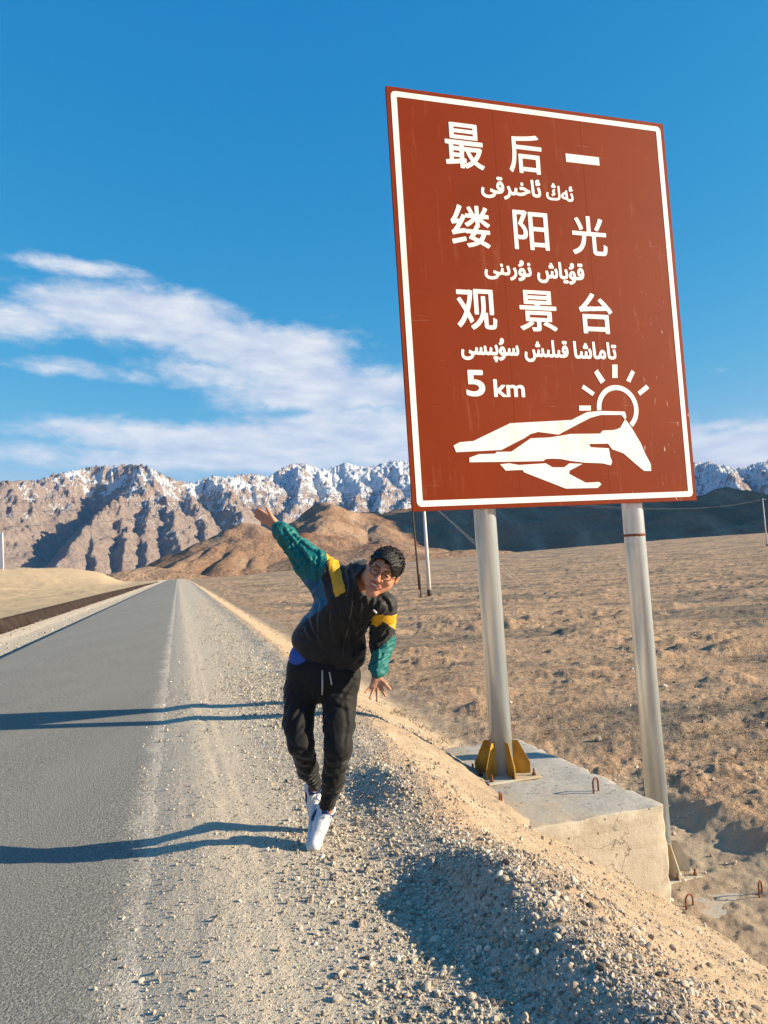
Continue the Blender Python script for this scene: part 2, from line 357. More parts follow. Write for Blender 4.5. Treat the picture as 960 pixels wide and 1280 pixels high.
def hills_h(x, y):
    wx = x+22*fbm(x/210, y/210, 4, 301); wy = y+22*fbm(x/210+7, y/210, 4, 305)
    rd = [  # hill A left behind the road, hill B, low foothills, long dark hill C at the right
        ([(187, 711, 900), (213, 703, 910), (247, 683, 930), (287, 662, 960), (312, 657, 980), (345, 668, 1000), (400, 690, 1000)], .42, 14),
        ([(270, 673, 945), (240, 696, 850), (208, 711, 780)], .55, 5),
        ([(300, 659, 970), (268, 684, 880), (232, 708, 800)], .55, 5), ([(325, 661, 985), (300, 686, 880), (270, 708, 790)], .55, 5), ([(345, 668, 1000), (335, 690, 890), (310, 709, 800)], .5, 5),
        ([(165, 711, 700), (190, 704, 720), (222, 713, 740)], .3, 5),
        ([(345, 672, 1400), (365, 660, 1420), (389, 640, 1450), (408, 631, 1480), (430, 635, 1500), (457, 641, 1550), (490, 648, 1600)], .50, 25),
        ([(408, 631, 1480), (400, 660, 1250), (385, 682, 1100)], .5, 12), ([(457, 641, 1550), (480, 668, 1300), (500, 690, 1050)], .34, 12),
        ([(340, 672, 1100), (378, 668, 1120), (420, 676, 1100), (470, 683, 1050)], .3, 20),
        ([(430, 684, 900), (520, 690, 880), (600, 690, 900)], .2, 20),
        ([(450, 648, 1900), (511, 632, 1900), (600, 612, 1900), (700, 605, 1900), (800, 614, 1850), (874, 617, 1800), (915, 612, 1750), (940, 616, 1750), (1000, 632, 1800)], .40, 40),
        ([(600, 612, 1900), (594, 634, 1650)], .4, 25), ([(700, 605, 1900), (715, 632, 1600)], .42, 25),
        ([(874, 617, 1800), (858, 636, 1560)], .42, 25), ([(940, 616, 1750), (975, 632, 1560)], .40, 25),
        ([np.array(q, float) for q in ((1750, 2300, 700), (1640, 1950, 640), (1600, 1620, 690), (1540, 1400, 690), (1480, 1180, 540), (1600, 960, 330))], 1.5, 30)]  # steep massif added out of view at the right to shade the dark hill
    h = seg_field(wx, wy, rd)
    gul = ridged(x/150, y/150, 5, 331)
    h = h+(gul-.5)*np.clip(h+20, 0, 80)*.22+(ridged(x/75, y/75, 4, 337)-.5)*np.clip(h+10, 0, 60)*.10+1.2*fbm(x/40, y/40, 3, 341)
    return np.maximum(h, -14)+fbm(x/60, y/60, 3, 351)*1.5
azh = axis([(D(-33), D(33), D(.1)), (D(33), D(62), D(.6))])
rh = np.concatenate([np.geomspace(560, 1700, 190)[:-1], np.geomspace(1700, 2900, 60)])
HV, HF = polar('hills', azh, rh, hills_h)
HV[:, 2] -= 10*smooth(700, 560, np.hypot(HV[:, 0], HV[:, 1]))
m_hill, k, b = new_mat('brown_hill_soil'); P = obj_co(k)
n1_ = k.noise(P, .006, 6, .6); n2_ = k.noise(P, .03, 6, .65); n3_ = k.noise(P, .15, 5, .7)
c_ = k.mix(k.mr(n1_, .4, .62), (.225, .130, .082), (.33, .21, .135)); c_ = k.mix(k.mr(n1_, .54, .66), c_, (.20, .080, .048))
c_ = k.mix(k.math('MULTIPLY', k.mr(n3_, .4, .7), .4), c_, (.40, .27, .175))
pz = k.n('ShaderNodeSeparateXYZ', {0: P}).outputs
red = k.math('MULTIPLY', k.mr(pz[0], -230., -330., 0., 1.), k.mr(n1_, .38, .55))
c_ = k.mix(k.math('MULTIPLY', red, .75), c_, (.24, .08, .042))
k.l(c_, b.inputs['Base Color']); b.inputs['Roughness'].default_value = 1.; b.inputs['Specular IOR Level'].default_value = .05
c_ = k.mix(k.math('MULTIPLY', k.mr(k.noise(k.map(P, (1, .25, .25)), .02, 5, .7), .5, .68), .5), c_, (.50, .36, .25)); k.l(c_, b.inputs['Base Color'])  # paler erosion stripes; the relief of the shaded folds is put into the colour
bump(k, b, k.math('ADD', n2_, k.math('MULTIPLY', n3_, .4)), 1., 9.)
hills = link('hills', mesh_np('hills', HV, HF), m_hill); tag(hills, kind='structure')

# ---------------------------------------------------------------- snow mountains
SKYL = [(-140, 640), (-80, 622), (-40, 608), (0, 601), (50, 600), (67, 593), (117, 583), (143, 582), (173, 580), (187, 584), (203, 593), (227, 602.5), (247, 602.5), (263, 595), (287, 596),
        (300, 593), (320, 592), (335, 596), (351, 586), (368, 579), (384, 579.5), (395, 584), (408, 588), (419, 583), (433, 578), (452, 584), (468, 582), (495, 575), (511, 577),
        (560, 570), (640, 585), (720, 570), (800, 582), (871, 578), (887, 577), (902, 581.6), (918, 585), (928, 585), (940, 581), (948, 577.5), (960, 576.5), (1020, 570), (1080, 580)]
sk_a, sk_e = az_el(SKYL)
def mount_h(x, y):
    r = np.hypot(x, y); az_ = np.arctan2(x, y)
    wx = x+90*fbm(x/700, y/700, 5, 401); wy = y+90*fbm(x/700+5, y/700, 5, 407)
    rd = [([(-60, 612, 5600), (0, 602, 5700), (50, 601, 5900), (67, 594, 6200), (117, 584, 6500), (143, 582, 6450), (173, 581, 6300), (187, 585, 6250), (203, 594, 6300), (227, 603, 6500), (263, 597, 6700), (300, 594, 6800), (335, 598, 7000)], 1.0, 20),
          ([(173, 581, 6300), (170, 593, 5850), (154, 624, 5250), (116, 654, 4700), (60, 704, 4150)], 1.0, 4),
          ([(154, 624, 5250), (162, 660, 4750), (150, 705, 4250)], 1.05, 5), ([(170, 593, 5850), (188, 640, 5050), (182, 705, 4300)], 1.05, 5), ([(116, 654, 4700), (112, 705, 4200)], 1.05, 5),
          ([(187, 585, 6250), (203, 620, 5500), (222, 652, 4850), (232, 700, 4300)], 1.0, 5),
          ([(227, 603, 6500), (250, 640, 5500), (268, 690, 4600)], 1.0, 6), ([(263, 597, 6700), (300, 640, 5600), (325, 690, 4700)], 1.0, 6),
          ([(67, 594, 6400), (40, 622, 5700), (8, 655, 5000), (-25, 690, 4400)], 1.0, 6), ([(0, 602, 5700), (-15, 650, 4900), (-50, 700, 4300)], .70, 10), ([(30, 601, 5900), (-10, 640, 5200), (-60, 690, 4500)], .8, 8),
          ([(320, 600, 7600), (351, 587, 7700), (368, 580, 7800), (395, 585, 7900), (433, 579, 8000), (468, 583, 8100), (495, 576, 8200), (560, 570, 8300), (640, 585, 8300), (720, 570, 8300), (800, 583, 8400), (880, 578, 8400), (918, 586, 8400), (948, 578, 8500), (1040, 572, 8500)], .72, 30),
          ([(368, 580, 7800), (378, 610, 7000), (362, 640, 6200), (345, 675, 5400)], .95, 10), ([(433, 579, 8000), (452, 608, 7200), (436, 640, 6300), (420, 675, 5400)], .95, 10),
          ([(495, 576, 8200), (520, 612, 7300), (500, 640, 6300)], .95, 10), ([(395, 585, 7900), (414, 615, 7000), (400, 645, 6200)], .95, 10), ([(468, 583, 8100), (484, 610, 7200), (470, 640, 6300)], .95, 10),
          ([(880, 578, 8400), (912, 600, 7700), (945, 622, 6900)], .66, 12), ([(948, 578, 8500), (995, 606, 7600), (1010, 635, 6600)], .66, 12), ([(720, 570, 8300), (730, 610, 7300), (760, 640, 6300)], .65, 15)]
    h = seg_field(wx, wy, rd)
    amp = np.clip(h+150, 0, 700)
    rg = ridged(wx/620, wy/620, 7, 431, .54)
    rg2 = ridged(x/170, y/170, 5, 451, .6)
    h = h+(rg-.48)*amp*.12+(rg2-.5)*amp*.10+(ridged(x/70, y/70, 4, 461, .6)-.5)*amp*.075+np.abs(fbm(x/120, y/120, 4, 467))*amp*.06
    global HOLLOW; HOLLOW = np.clip(1.15-.5*rg-.7*rg2, 0, 1)
    return np.maximum(h, -60+20*fbm(x/300, y/300, 3, 471))
azm = np.arange(D(-33), D(33), D(.075)); rm = np.geomspace(3900, 9300, 330)
MV, MF = polar('mountains', azm, rm, mount_h)
# level the crest line to the surveyed one
Z2 = MV[:, 2].reshape(len(rm), len(azm)); tanel = (Z2-CAM_H)/rm[:, None]
cur = tanel.max(0); tgt = np.interp(azm, sk_a, sk_e)
kk = np.exp(-np.linspace(-2, 2, 13)**2); kk /= kk.sum()
ratio = np.convolve(np.pad(tgt/cur, 6, mode='edge'), kk, 'valid')
MV[:, 2] = (np.where(Z2 > 0, Z2*ratio[None], Z2)).ravel()
m_mt, k, b = new_mat('rock_and_snow'); P = obj_co(k)
r1 = k.noise(P, .0022, 8, .62); r2 = k.noise(P, .012, 7, .7); r3 = k.noise(k.map(P, (1, 1, .35)), .03, 5, .7)
rock = k.mix(k.mr(r2, .3, .7), (.30, .215, .17), (.50, .385, .315)); rock = k.mix(k.mr(r1, .45, .7), rock, (.37, .29, .245))
rock = k.mix(k.math('MULTIPLY', k.mr(r3, .5, .72), .6), rock, (.54, .44, .365))
rock = k.mix(k.math('MULTIPLY', k.mr(k.noise(P, .045, 5, .75), .52, .7), .55), rock, (.17, .125, .10))
pz = k.n('ShaderNodeSeparateXYZ', {0: P}).outputs
nz = k.n('ShaderNodeSeparateXYZ', {0: k.n('ShaderNodeNewGeometry').outputs['True Normal']}).outputs
line = k.math('ADD', k.mr(pz[2], 190., 760., -.48, .66), k.math('MULTIPLY', k.mr(pz[0], -2300., -300., 0., 1.), .42))
sn = k.math('ADD', line, k.math('MULTIPLY', k.math('SUBTRACT', r1, .5), 1.7))
sn = k.math('ADD', sn, k.math('MULTIPLY', k.math('SUBTRACT', r2, .5), 1.5))
sn = k.math('ADD', sn, k.math('MULTIPLY', k.math('SUBTRACT', nz[2], .72), 1.0))
sn = k.math('ADD', sn, k.math('MULTIPLY', nz[0], -.30))
sn = k.math('ADD', sn, k.math('MULTIPLY', k.math('SUBTRACT', A_(k, 'hollow'), .62), 1.5))
snow = k.mr(sn, .18, .40)
c_ = k.mix(snow, rock, (.82, .84, .88)); k.l(c_, b.inputs['Base Color']); b.inputs['Roughness'].default_value = .95; b.inputs['Specular IOR Level'].default_value = .05
bump(k, b, k.math('ADD', r2, k.math('MULTIPLY', k.noise(P, .05, 6, .75), .6)), 1., 55.)
me = mesh_np('mountains', MV, MF); attr(me, 'hollow', HOLLOW.ravel()); mountains = link('mountains', me, m_mt); tag(mountains, kind='structure')

# ---------------------------------------------------------------- thin mountain air
def make_haze():
    bm = bmesh.new(); bmesh.ops.create_cube(bm, size=1.)
    for v in bm.verts: v.co = Vector((v.co.x*26000, v.co.y*26000, (v.co.z+.5)*1750-130))
    me = bpy.data.meshes.new('haze'); bm.to_mesh(me); bm.free()
    m = bpy.data.materials.new('thin_air'); m.use_nodes = True; k = NT(m.node_tree)
    v_ = k.n('ShaderNodeVolumePrincipled', {'Color': (.20, .47, 1., 1), 'Density': HAZE_D, 'Anisotropy': 0.})
    k.l(v_.outputs[0], k.n('ShaderNodeOutputMaterial').inputs['Volume'])
    o = link('haze', me, m); tag(o, kind='stuff')
HAZE_D = 2.1e-5
make_haze()
# ================================================================ implicit surfaces
class Field:
    """signed distance field on a grid; shapes are blended in only inside their own box"""
    def __init__(s, lo, hi, h):
        s.h = h; s.lo = np.array(lo, float); s.n = np.ceil((np.array(hi)-s.lo)/h).astype(int)+1
        s.v = np.full(s.n, .08, np.float32)
    def box(s, lo, hi):
        a = np.clip(np.floor((np.array(lo)-s.lo)/s.h).astype(int), 0, s.n); b_ = np.clip(np.ceil((np.array(hi)-s.lo)/s.h).astype(int)+1, 0, s.n)
        sl = tuple(slice(i, j) for i, j in zip(a, b_))
        g = np.meshgrid(*[(s.lo[i]+np.arange(a[i], b_[i])*s.h).astype(np.float32) for i in range(3)], indexing='ij', sparse=True)
        return sl, g
    def put(s, sl, d, k, sub=False):
        a = s.v[sl]
        if sub: d = -d; hh = np.clip(.5+.5*(d-a)/k, 0, 1) if k > 0 else (d > a); s.v[sl] = a+(d-a)*hh+k*hh*(1-hh)
        else: hh = np.clip(.5+.5*(a-d)/k, 0, 1) if k > 0 else (a > d); s.v[sl] = a+(d-a)*hh-k*hh*(1-hh)
    def limb(s, p, q, r0, r1, k=.02, flat=None, sub=False):
        """tapered capsule; flat = (unit axis, factor) squashes its section along that axis"""
        p = np.array(p, float); q = np.array(q, float); R_ = max(r0, r1)+k+.02
        if flat: R_ = R_*max(1., 1/flat[1])
        sl, (x, y, z) = s.box(np.minimum(p, q)-R_, np.maximum(p, q)+R_)
        d = q-p; L2 = d@d+1e-12
        X, Y, Z = x-p[0], y-p[1], z-p[2]
        u = np.clip((X*d[0]+Y*d[1]+Z*d[2])/L2, 0, 1)
        X, Y, Z = X-u*d[0], Y-u*d[1], Z-u*d[2]; rr = X*X+Y*Y+Z*Z
        if flat:
            n, f = np.array(flat[0], float), flat[1]; c = X*n[0]+Y*n[1]+Z*n[2]; rr = rr+c*c*(1/(f*f)-1)
        s.put(sl, np.sqrt(rr)-(r0+(r1-r0)*u), k, sub)
    def ell(s, c, rad, axes=None, k=.02, sub=False):
        c = np.array(c, float); rad = np.array(rad, float); Rm = rad.max()+k+.02
        sl, (x, y, z) = s.box(c-Rm, c+Rm); X, Y, Z = x-c[0], y-c[1], z-c[2]
        A = np.eye(3) if axes is None else np.array(axes)
        q = [(X*a[0]+Y*a[1]+Z*a[2])/r for a, r in zip(A, rad)]; nn_ = np.sqrt(q[0]**2+q[1]**2+q[2]**2)
        s.put(sl, (nn_-1)*rad.min()*np.clip(nn_, .6, 1.6)**0, k, sub)
    def cut(s, p, n, k=.004):
        """remove what lies on the side of the plane the normal points to"""
        x, y, z = np.meshgrid(*[(s.lo[i]+np.arange(s.n[i])*s.h).astype(np.float32) for i in range(3)], indexing='ij', sparse=True)
        d = (x-p[0])*n[0]+(y-p[1])*n[1]+(z-p[2])*n[2]; s.v = np.maximum(s.v, d.astype(np.float32))
    def mesh(s):
        v = s.v; neg = v < 0; nx, ny, nz = v.shape
        cnt = np.zeros((nx-1, ny-1, nz-1), np.int8)
        for i in (0, 1):
            for j in (0, 1):
                for l in (0, 1): cnt += neg[i:nx-1+i, j:ny-1+j, l:nz-1+l]
        act = np.argwhere((cnt > 0) & (cnt < 8)); idx = np.full(cnt.shape, -1, np.int32); idx[tuple(act.T)] = np.arange(len(act))
        acc = np.zeros((len(act), 3)); num = np.zeros(len(act))
        cs = [(i, j, l) for i in (0, 1) for j in (0, 1) for l in (0, 1)]
        cv = {c: v[act[:, 0]+c[0], act[:, 1]+c[1], act[:, 2]+c[2]].astype(float) for c in cs}
        for a in cs:
            for ax in range(3):
                if a[ax]: continue
                b_ = tuple(a[i]+(1 if i == ax else 0) for i in range(3)); va, vb = cv[a], cv[b_]; m = (va < 0) != (vb < 0)
                t = np.where(m, va/(va-vb+1e-20), 0); p = np.array(a, float)[None].repeat(len(act), 0); p[:, ax] += t
                acc[m] += p[m]; num[m] += 1
        V = s.lo+(act+acc/num[:, None])*s.h
        Fs = []
        for ax in range(3):
            o = [i for i in range(3) if i != ax]
            sa = [slice(None)]*3; sb = [slice(None)]*3; sa[ax] = slice(0, -1); sb[ax] = slice(1, None)
            for i in o: sa[i] = slice(1, -1); sb[i] = slice(1, -1)
            na, nb = neg[tuple(sa)], neg[tuple(sb)]; e = np.argwhere(na != nb)
            if not len(e): continue
            flip = na[tuple(e.T)]
            e = e.copy()
            for i in o: e[:, i] += 1
            qs = []
            for da, db in ((0, 0), (1, 0), (1, 1), (0, 1)):
                c = e.copy(); c[:, o[0]] -= da; c[:, o[1]] -= db; qs.append(idx[tuple(c.T)])
            f = np.stack(qs, 1)
            if ax == 1: flip = ~flip
            f = np.where(flip[:, None], f, f[:, ::-1]); Fs.append(f)
        return V, np.vstack(Fs)
def vert_normals(V, F):
    a = V[F[:, 0]]; n = np.cross(V[F[:, 2]]-a, V[F[:, 3]]-V[F[:, 1]]); N = np.zeros_like(V)
    for i in range(4): np.add.at(N, F[:, i], n)
    return N/(np.linalg.norm(N, axis=1, keepdims=True)+1e-12)
def relax(V, F, it=1, lam=.5):
    for _ in range(it):
        acc = np.zeros_like(V); c = np.zeros(len(V))
        for i in range(4):
            np.add.at(acc, F[:, i], V[F[:, (i+1) % 4]]); np.add.at(c, F[:, i], 1)
            np.add.at(acc, F[:, i], V[F[:, (i-1) % 4]]); np.add.at(c, F[:, i], 1)
        V = V+(acc/c[:, None]-V)*lam
    return V
# ================================================================ SIGN, FOOTINGS, POLES
def bm_box(bm, c, size, rot=None, bev=0., segs=1):
    r = bmesh.ops.create_cube(bm, size=1.)
    vs = r['verts']
    for v in vs: v.co = Vector((v.co.x*size[0], v.co.y*size[1], v.co.z*size[2]))
    if bev > 0:
        es = list({e for v in vs for e in v.link_edges})
        o = bmesh.ops.bevel(bm, geom=es, offset=bev, segments=segs, affect='EDGES', profile=.6); vs = list({v for f in o['faces'] for v in f.verts} | {v for v in vs if v.is_valid})
    m = Matrix.Translation(Vector(c)) @ (rot.to_4x4() if rot else Matrix.Identity(4))
    bmesh.ops.transform(bm, matrix=m, verts=vs); return vs
def bm_cyl(bm, p, q, r0, r1=None, seg=20, caps=True):
    r1 = r0 if r1 is None else r1; p = Vector(p); q = Vector(q); ax = (q-p).normalized(); t = ax.orthogonal().normalized(); u = ax.cross(t)
    a = [bm.verts.new(p+(t*math.cos(i*2*math.pi/seg)+u*math.sin(i*2*math.pi/seg))*r0) for i in range(seg)]
    b_ = [bm.verts.new(q+(t*math.cos(i*2*math.pi/seg)+u*math.sin(i*2*math.pi/seg))*r1) for i in range(seg)]
    for i in range(seg): f = bm.faces.new((a[i], a[(i+1) % seg], b_[(i+1) % seg], b_[i])); f.smooth = True
    if caps: bm.faces.new(a[::-1]); bm.faces.new(b_)
def bm_tube(bm, pts, r, seg=8):
    pts = [Vector(p) for p in pts]; rings = []; prev = None
    for i, p in enumerate(pts):
        d = (pts[min(i+1, len(pts)-1)]-pts[max(i-1, 0)]).normalized()
        t = d.orthogonal().normalized() if prev is None else (prev-d*prev.dot(d)).normalized(); prev = t; u = d.cross(t)
        rr = r[i] if isinstance(r, (list, tuple)) else r
        rings.append([bm.verts.new(p+(t*math.cos(k*2*math.pi/seg)+u*math.sin(k*2*math.pi/seg))*rr) for k in range(seg)])
    for a, b_ in zip(rings[:-1], rings[1:]):
        for k in range(seg): f = bm.faces.new((a[k], a[(k+1) % seg], b_[(k+1) % seg], b_[k])); f.smooth = True
    bm.faces.new(rings[0][::-1]); bm.faces.new(rings[-1])
def bm_obj(name, bm, mat, parent=None):
    bmesh.ops.recalc_face_normals(bm, faces=bm.faces)
    me = bpy.data.meshes.new(name); bm.to_mesh(me); bm.free(); return link(name, me, mat, parent)
def poly_prism(bm, pts, y0, y1):
    """outline in the board plane (u right, v up) given depth from y0 (front) to y1; ear-filled"""
    a = [bm.verts.new((p[0], y0, p[1])) for p in pts]; b_ = [bm.verts.new((p[0], y1, p[1])) for p in pts]
    f = bm.faces.new(a); bmesh.ops.triangulate(bm, faces=[f])
    for i in range(len(pts)):
        j = (i+1) % len(pts); bm.faces.new((a[i], a[j], b_[j], b_[i]))

# ---- materials
SZ_TOP = 5.2
m_brown, k, b = new_mat('brown_sign_sheeting'); P = obj_co(k)
s1 = k.noise(P, .9, 5, .6); s2 = k.noise(k.map(P, (9, 9, 1.2)), 1., 5, .7); s3 = k.noise(k.map(P, (1.5, 1, 40)), 1., 3, .6)
c_ = k.mix(k.mr(s1, .35, .7), (.185, .021, .0022), (.215, .027, .003))
c_ = k.mix(k.math('MULTIPLY', k.mr(s2, .58, .76), .34), c_, (.40, .17, .10))
c_ = k.mix(k.math('MULTIPLY', k.math('MULTIPLY', k.mr(s3, .67, .74), k.mr(s1, .45, .65)), .6), c_, (.55, .38, .28))
pz = k.n('ShaderNodeSeparateXYZ', {0: P}).outputs
scuff = k.math('MULTIPLY', k.mr(k.noise(k.map(P, (26, 1, 5), (0, .25, 0)), 1., 2, .5), .67, .73), k.math('MULTIPLY', k.mr(pz[0], 2.2, 2.9), k.mr(pz[2], SZ_TOP, 2.2)))
c_ = k.mix(k.math('MULTIPLY', scuff, .75), c_, (.75, .62, .55))
k.l(c_, b.inputs['Base Color']); b.inputs['Roughness'].default_value = .6; b.inputs['Specular IOR Level'].default_value = .10
m_white, k, b = new_mat('white_reflective_sheeting'); P = obj_co(k)
k.l(k.mix(k.mr(k.noise(k.map(P, (5, 5, 2)), 1., 5, .65), .5, .8), (.80, .79, .77), (.62, .58, .54)), b.inputs['Base Color']); b.inputs['Roughness'].default_value = .45
m_galv, k, b = new_mat('galvanised_steel'); P = obj_co(k)
g1 = k.noise(k.map(P, (8, 8, .8)), 1., 5, .65); g2 = k.noise(k.map(P, (1, 1, 14)), 1., 4, .7)
c_ = k.mix(k.mr(g1, .3, .7), (.47, .53, .575), (.68, .735, .77)); c_ = k.mix(k.math('MULTIPLY', k.mr(g2, .6, .75), .35), c_, (.36, .34, .31))
k.l(c_, b.inputs['Base Color']); b.inputs['Metallic'].default_value = .5; b.inputs['Roughness'].default_value = .25; b.inputs['Specular IOR Level'].default_value = .5
bump(k, b, g1, .12, .004)
m_ochre, k, b = new_mat('rust_stained_steel'); P = obj_co(k)
k.l(k.mix(k.mr(k.noise(k.map(P, (9, 9, 5)), 1., 5, .6), .35, .65), (.30, .15, .02), (.50, .29, .045)), b.inputs['Base Color']); b.inputs['Roughness'].default_value = .6
m_pale, k, b = new_mat('dull_zinc_steel'); P = obj_co(k)
k.l(k.mix(k.mr(k.noise(k.map(P, (7, 7, 4)), 1., 5, .6), .4, .75), (.52, .49, .42), (.42, .29, .12)), b.inputs['Base Color']); b.inputs['Roughness'].default_value = .55
m_rust, k, b = new_mat('rusty_iron'); P = obj_co(k)
k.l(k.mix(k.mr(k.noise(P, 60., 4, .7), .35, .65), (.11, .035, .018), (.26, .10, .05)), b.inputs['Base Color']); b.inputs['Roughness'].default_value = .9
m_conc, k, b = new_mat('weathered_concrete'); P = obj_co(k)
q1 = k.noise(P, 1.6, 6, .65); q2 = k.noise(P, 14., 5, .7); q3 = k.noise(P, 90., 3, .7)
c_ = k.mix(k.mr(q1, .3, .7), (.40, .345, .27), (.55, .48, .385)); c_ = k.mix(k.mr(q2, .5, .75), c_, (.36, .31, .245))
up = k.n('ShaderNodeSeparateXYZ', {0: k.n('ShaderNodeNewGeometry').outputs['True Normal']}).outputs[2]
c_ = k.mix(k.mr(up, .5, .9), c_, k.mix(k.mr(q2, .3, .7), (.38, .345, .295), (.49, .445, .385)))
drift = k.math('MULTIPLY', k.mr(up, .5, .9), k.mr(k.math('ADD', k.math('MULTIPLY', k.n('ShaderNodeSeparateXYZ', {0: P}).outputs[0], -.35), k.noise(P, 1.8, 6, .7)), .42, .62))
c_ = k.mix(k.math('MULTIPLY', drift, .8), c_, (.50, .38, .25))
side = k.mr(up, .5, .2); frm = k.noise(k.map(P, (.6, .6, 9)), 1., 4, .6)
c_ = k.mix(k.math('MULTIPLY', k.math('MULTIPLY', side, k.mr(frm, .52, .62)), .35), c_, (.33, .27, .20))
pit_ = k.n('ShaderNodeTexVoronoi', {'Vector': P, 'Scale': 7.}, feature='F1').outputs['Distance']
c_ = k.mix(k.math('MULTIPLY', k.mr(pit_, .10, .07), .8), c_, (.10, .08, .06))
crk = k.n('ShaderNodeTexVoronoi', {'Vector': k.n('ShaderNodeVectorMath', {0: P, 1: k.n('ShaderNodeTexNoise', {'Vector': P, 'Scale': 3., 'Detail': 4.}).outputs['Color']}, operation='ADD').outputs[0], 'Scale': .9}, feature='DISTANCE_TO_EDGE').outputs['Distance']
c_ = k.mix(k.math('MULTIPLY', k.mr(crk, .006, .002), .75), c_, (.12, .10, .08))
k.l(c_, b.inputs['Base Color']); b.inputs['Roughness'].default_value = .95
bump(k, b, k.math('ADD', q2, k.math('MULTIPLY', q3, .5)), .6, .012)

SW, SH, SZ = 3.2246, 4.1948, 1.966
sign = empty('road_sign', (SO[0], SO[1], 0), SA)
tag(sign, 'tall brown scenic spot sign with white Chinese and Uyghur lettering on two steel posts', 'road sign')
# local frame: x along the board, y behind it, z up (absolute)
def px_panel(u0, u1, name='panel'):
    bm = bmesh.new(); bm_box(bm, ((u0+u1)/2, .012, SZ+SH/2), (u1-u0, .024, SH), bev=.0012); return bm_obj(name, bm, m_brown, sign)
for u0, u1 in ((0, 1.1338), (1.1342, 2.1598), (2.1602, SW)): px_panel(u0, u1)
bm = bmesh.new()
for v0 in (SZ+.25, SZ+1.1, SZ+1.95, SZ+2.8, SZ+3.65): bm_box(bm, (SW/2, .0395, v0), (SW-.1, .03, .06))
bm_obj('stiffening_rail', bm, m_galv, sign)
def rrect(x0, x1, y0, y1, r, n=6):
    o = []
    for cx, cy, a0 in ((x1-r, y0+r, -90), (x1-r, y1-r, 0), (x0+r, y1-r, 90), (x0+r, y0+r, 180)):
        for i in range(n+1): a = math.radians(a0+90*i/n); o.append((cx+r*math.cos(a), cy+r*math.sin(a)))
    return o
bm = bmesh.new()
o_ = rrect(.046, SW-.046, SZ+.042, SZ+SH-.044, .05); i_ = rrect(.106, SW-.104, SZ+.1, SZ+SH-.1, .012)
va = [bm.verts.new((p[0], -.003, p[1])) for p in o_]; vb = [bm.verts.new((p[0], -.003, p[1])) for p in i_]
vc = [bm.verts.new((p[0], .001, p[1])) for p in o_]; vd = [bm.verts.new((p[0], .001, p[1])) for p in i_]
for i in range(len(va)):
    j = (i+1) % len(va)
    bm.faces.new((va[i], va[j], vb[j], vb[i])); bm.faces.new((va[j], va[i], vc[i], vc[j])); bm.faces.new((vb[i], vb[j], vd[j], vd[i]))
bm_obj('border', bm, m_white, sign)
def text_part(name, body, u0, u1, v0, v1, fat):
    """lettering: the glyph outline thickened like the bold face of road signs, cut as a thin raised film"""
    c = bpy.data.curves.new(name, 'FONT'); c.body = body; c.size = 1.
    tmp = bpy.data.objects.new(name, c); COL.objects.link(tmp); bpy.context.view_layer.update()
    dgr = bpy.context.evaluated_depsgraph_get(); cu = tmp.evaluated_get(dgr).to_curve(dgr); A = []; B = []
    for sp in cu.splines:                                 # outlines with their own direction, so overlapping strokes stay filled
        P_ = []; n = len(sp.bezier_points)
        for q in range(n):
            p0, p1 = sp.bezier_points[q], sp.bezier_points[(q+1) % n]
            c0, c1, c2, c3 = (np.array(v[:2]) for v in (p0.co, p0.handle_right, p1.handle_left, p1.co))
            for t in np.arange(5)/5.: P_.append((1-t)**3*c0+3*t*(1-t)**2*c1+3*t*t*(1-t)*c2+t**3*c3)
        P_ = np.array(P_); A.append(P_); B.append(np.roll(P_, -1, 0))
    bpy.data.objects.remove(tmp); bpy.data.curves.remove(c)
    A = np.vstack(A); B = np.vstack(B); ok = np.hypot(*(B-A).T) > 1e-6; A, B = A[ok], B[ok]
    lo, hi = A.min(0), A.max(0); sc = np.array([u1-u0, v1-v0])/(hi-lo); A = (A-lo)*sc; B = (B-lo)*sc
    ctr, half = np.array([u1-u0, v1-v0])/2, np.array([u1-u0, v1-v0])/2
    co_s = (half-fat)/half                                # shrink so the thickened glyph keeps its measured box
    A = (A-ctr)*co_s+ctr; B = (B-ctr)*co_s+ctr
    h = .0046; gx_ = np.arange(-3*h, u1-u0+4*h, h); gy_ = np.arange(-3*h, v1-v0+4*h, h)
    X, Y = np.meshgrid(gx_, gy_, indexing='ij'); best = np.full(X.shape, 9.); ins = np.zeros(X.shape, int)
    for p, q in zip(A, B):
        d = q-p; L2 = d@d+1e-12; t = np.clip(((X-p[0])*d[0]+(Y-p[1])*d[1])/L2, 0, 1)
        best = np.minimum(best, (X-p[0]-t*d[0])**2+(Y-p[1]-t*d[1])**2)
        if p[1] != q[1]: ins += np.where(((Y < p[1]) != (Y < q[1])) & (X < p[0]+(Y-p[1])/(q[1]-p[1])*d[0]), 1 if q[1] > p[1] else -1, 0)
    sd = np.where(ins != 0, -1, 1)*np.sqrt(best)-fat
    f = Field((0, 0, 0), (h, h, h), h); zl = np.array([1., -1., -1., 1.])*.5
    f.v = np.maximum(sd[..., None], zl[None, None]*h).astype(np.float32); f.n = np.array(f.v.shape); f.lo = np.zeros(3)
    Vv, Ff = f.mesh()
    zf = Vv[:, 2]/h
    Vn = np.stack([u0+gx_[0]+Vv[:, 0], np.where(zf < 1.5, -.0035, .001), SZ+v0+gy_[0]+Vv[:, 1]], 1)
    me = mesh_np(name, Vn, Ff, False); bmx = bmesh.new(); bmx.from_mesh(me)
    bmesh.ops.dissolve_limit(bmx, angle_limit=.06, verts=bmx.verts, edges=bmx.edges); bmesh.ops.triangulate(bmx, faces=bmx.faces)
    bmesh.ops.recalc_face_normals(bmx, faces=bmx.faces); bmx.to_mesh(me); bmx.free()
    return link(name, me, m_white, sign)
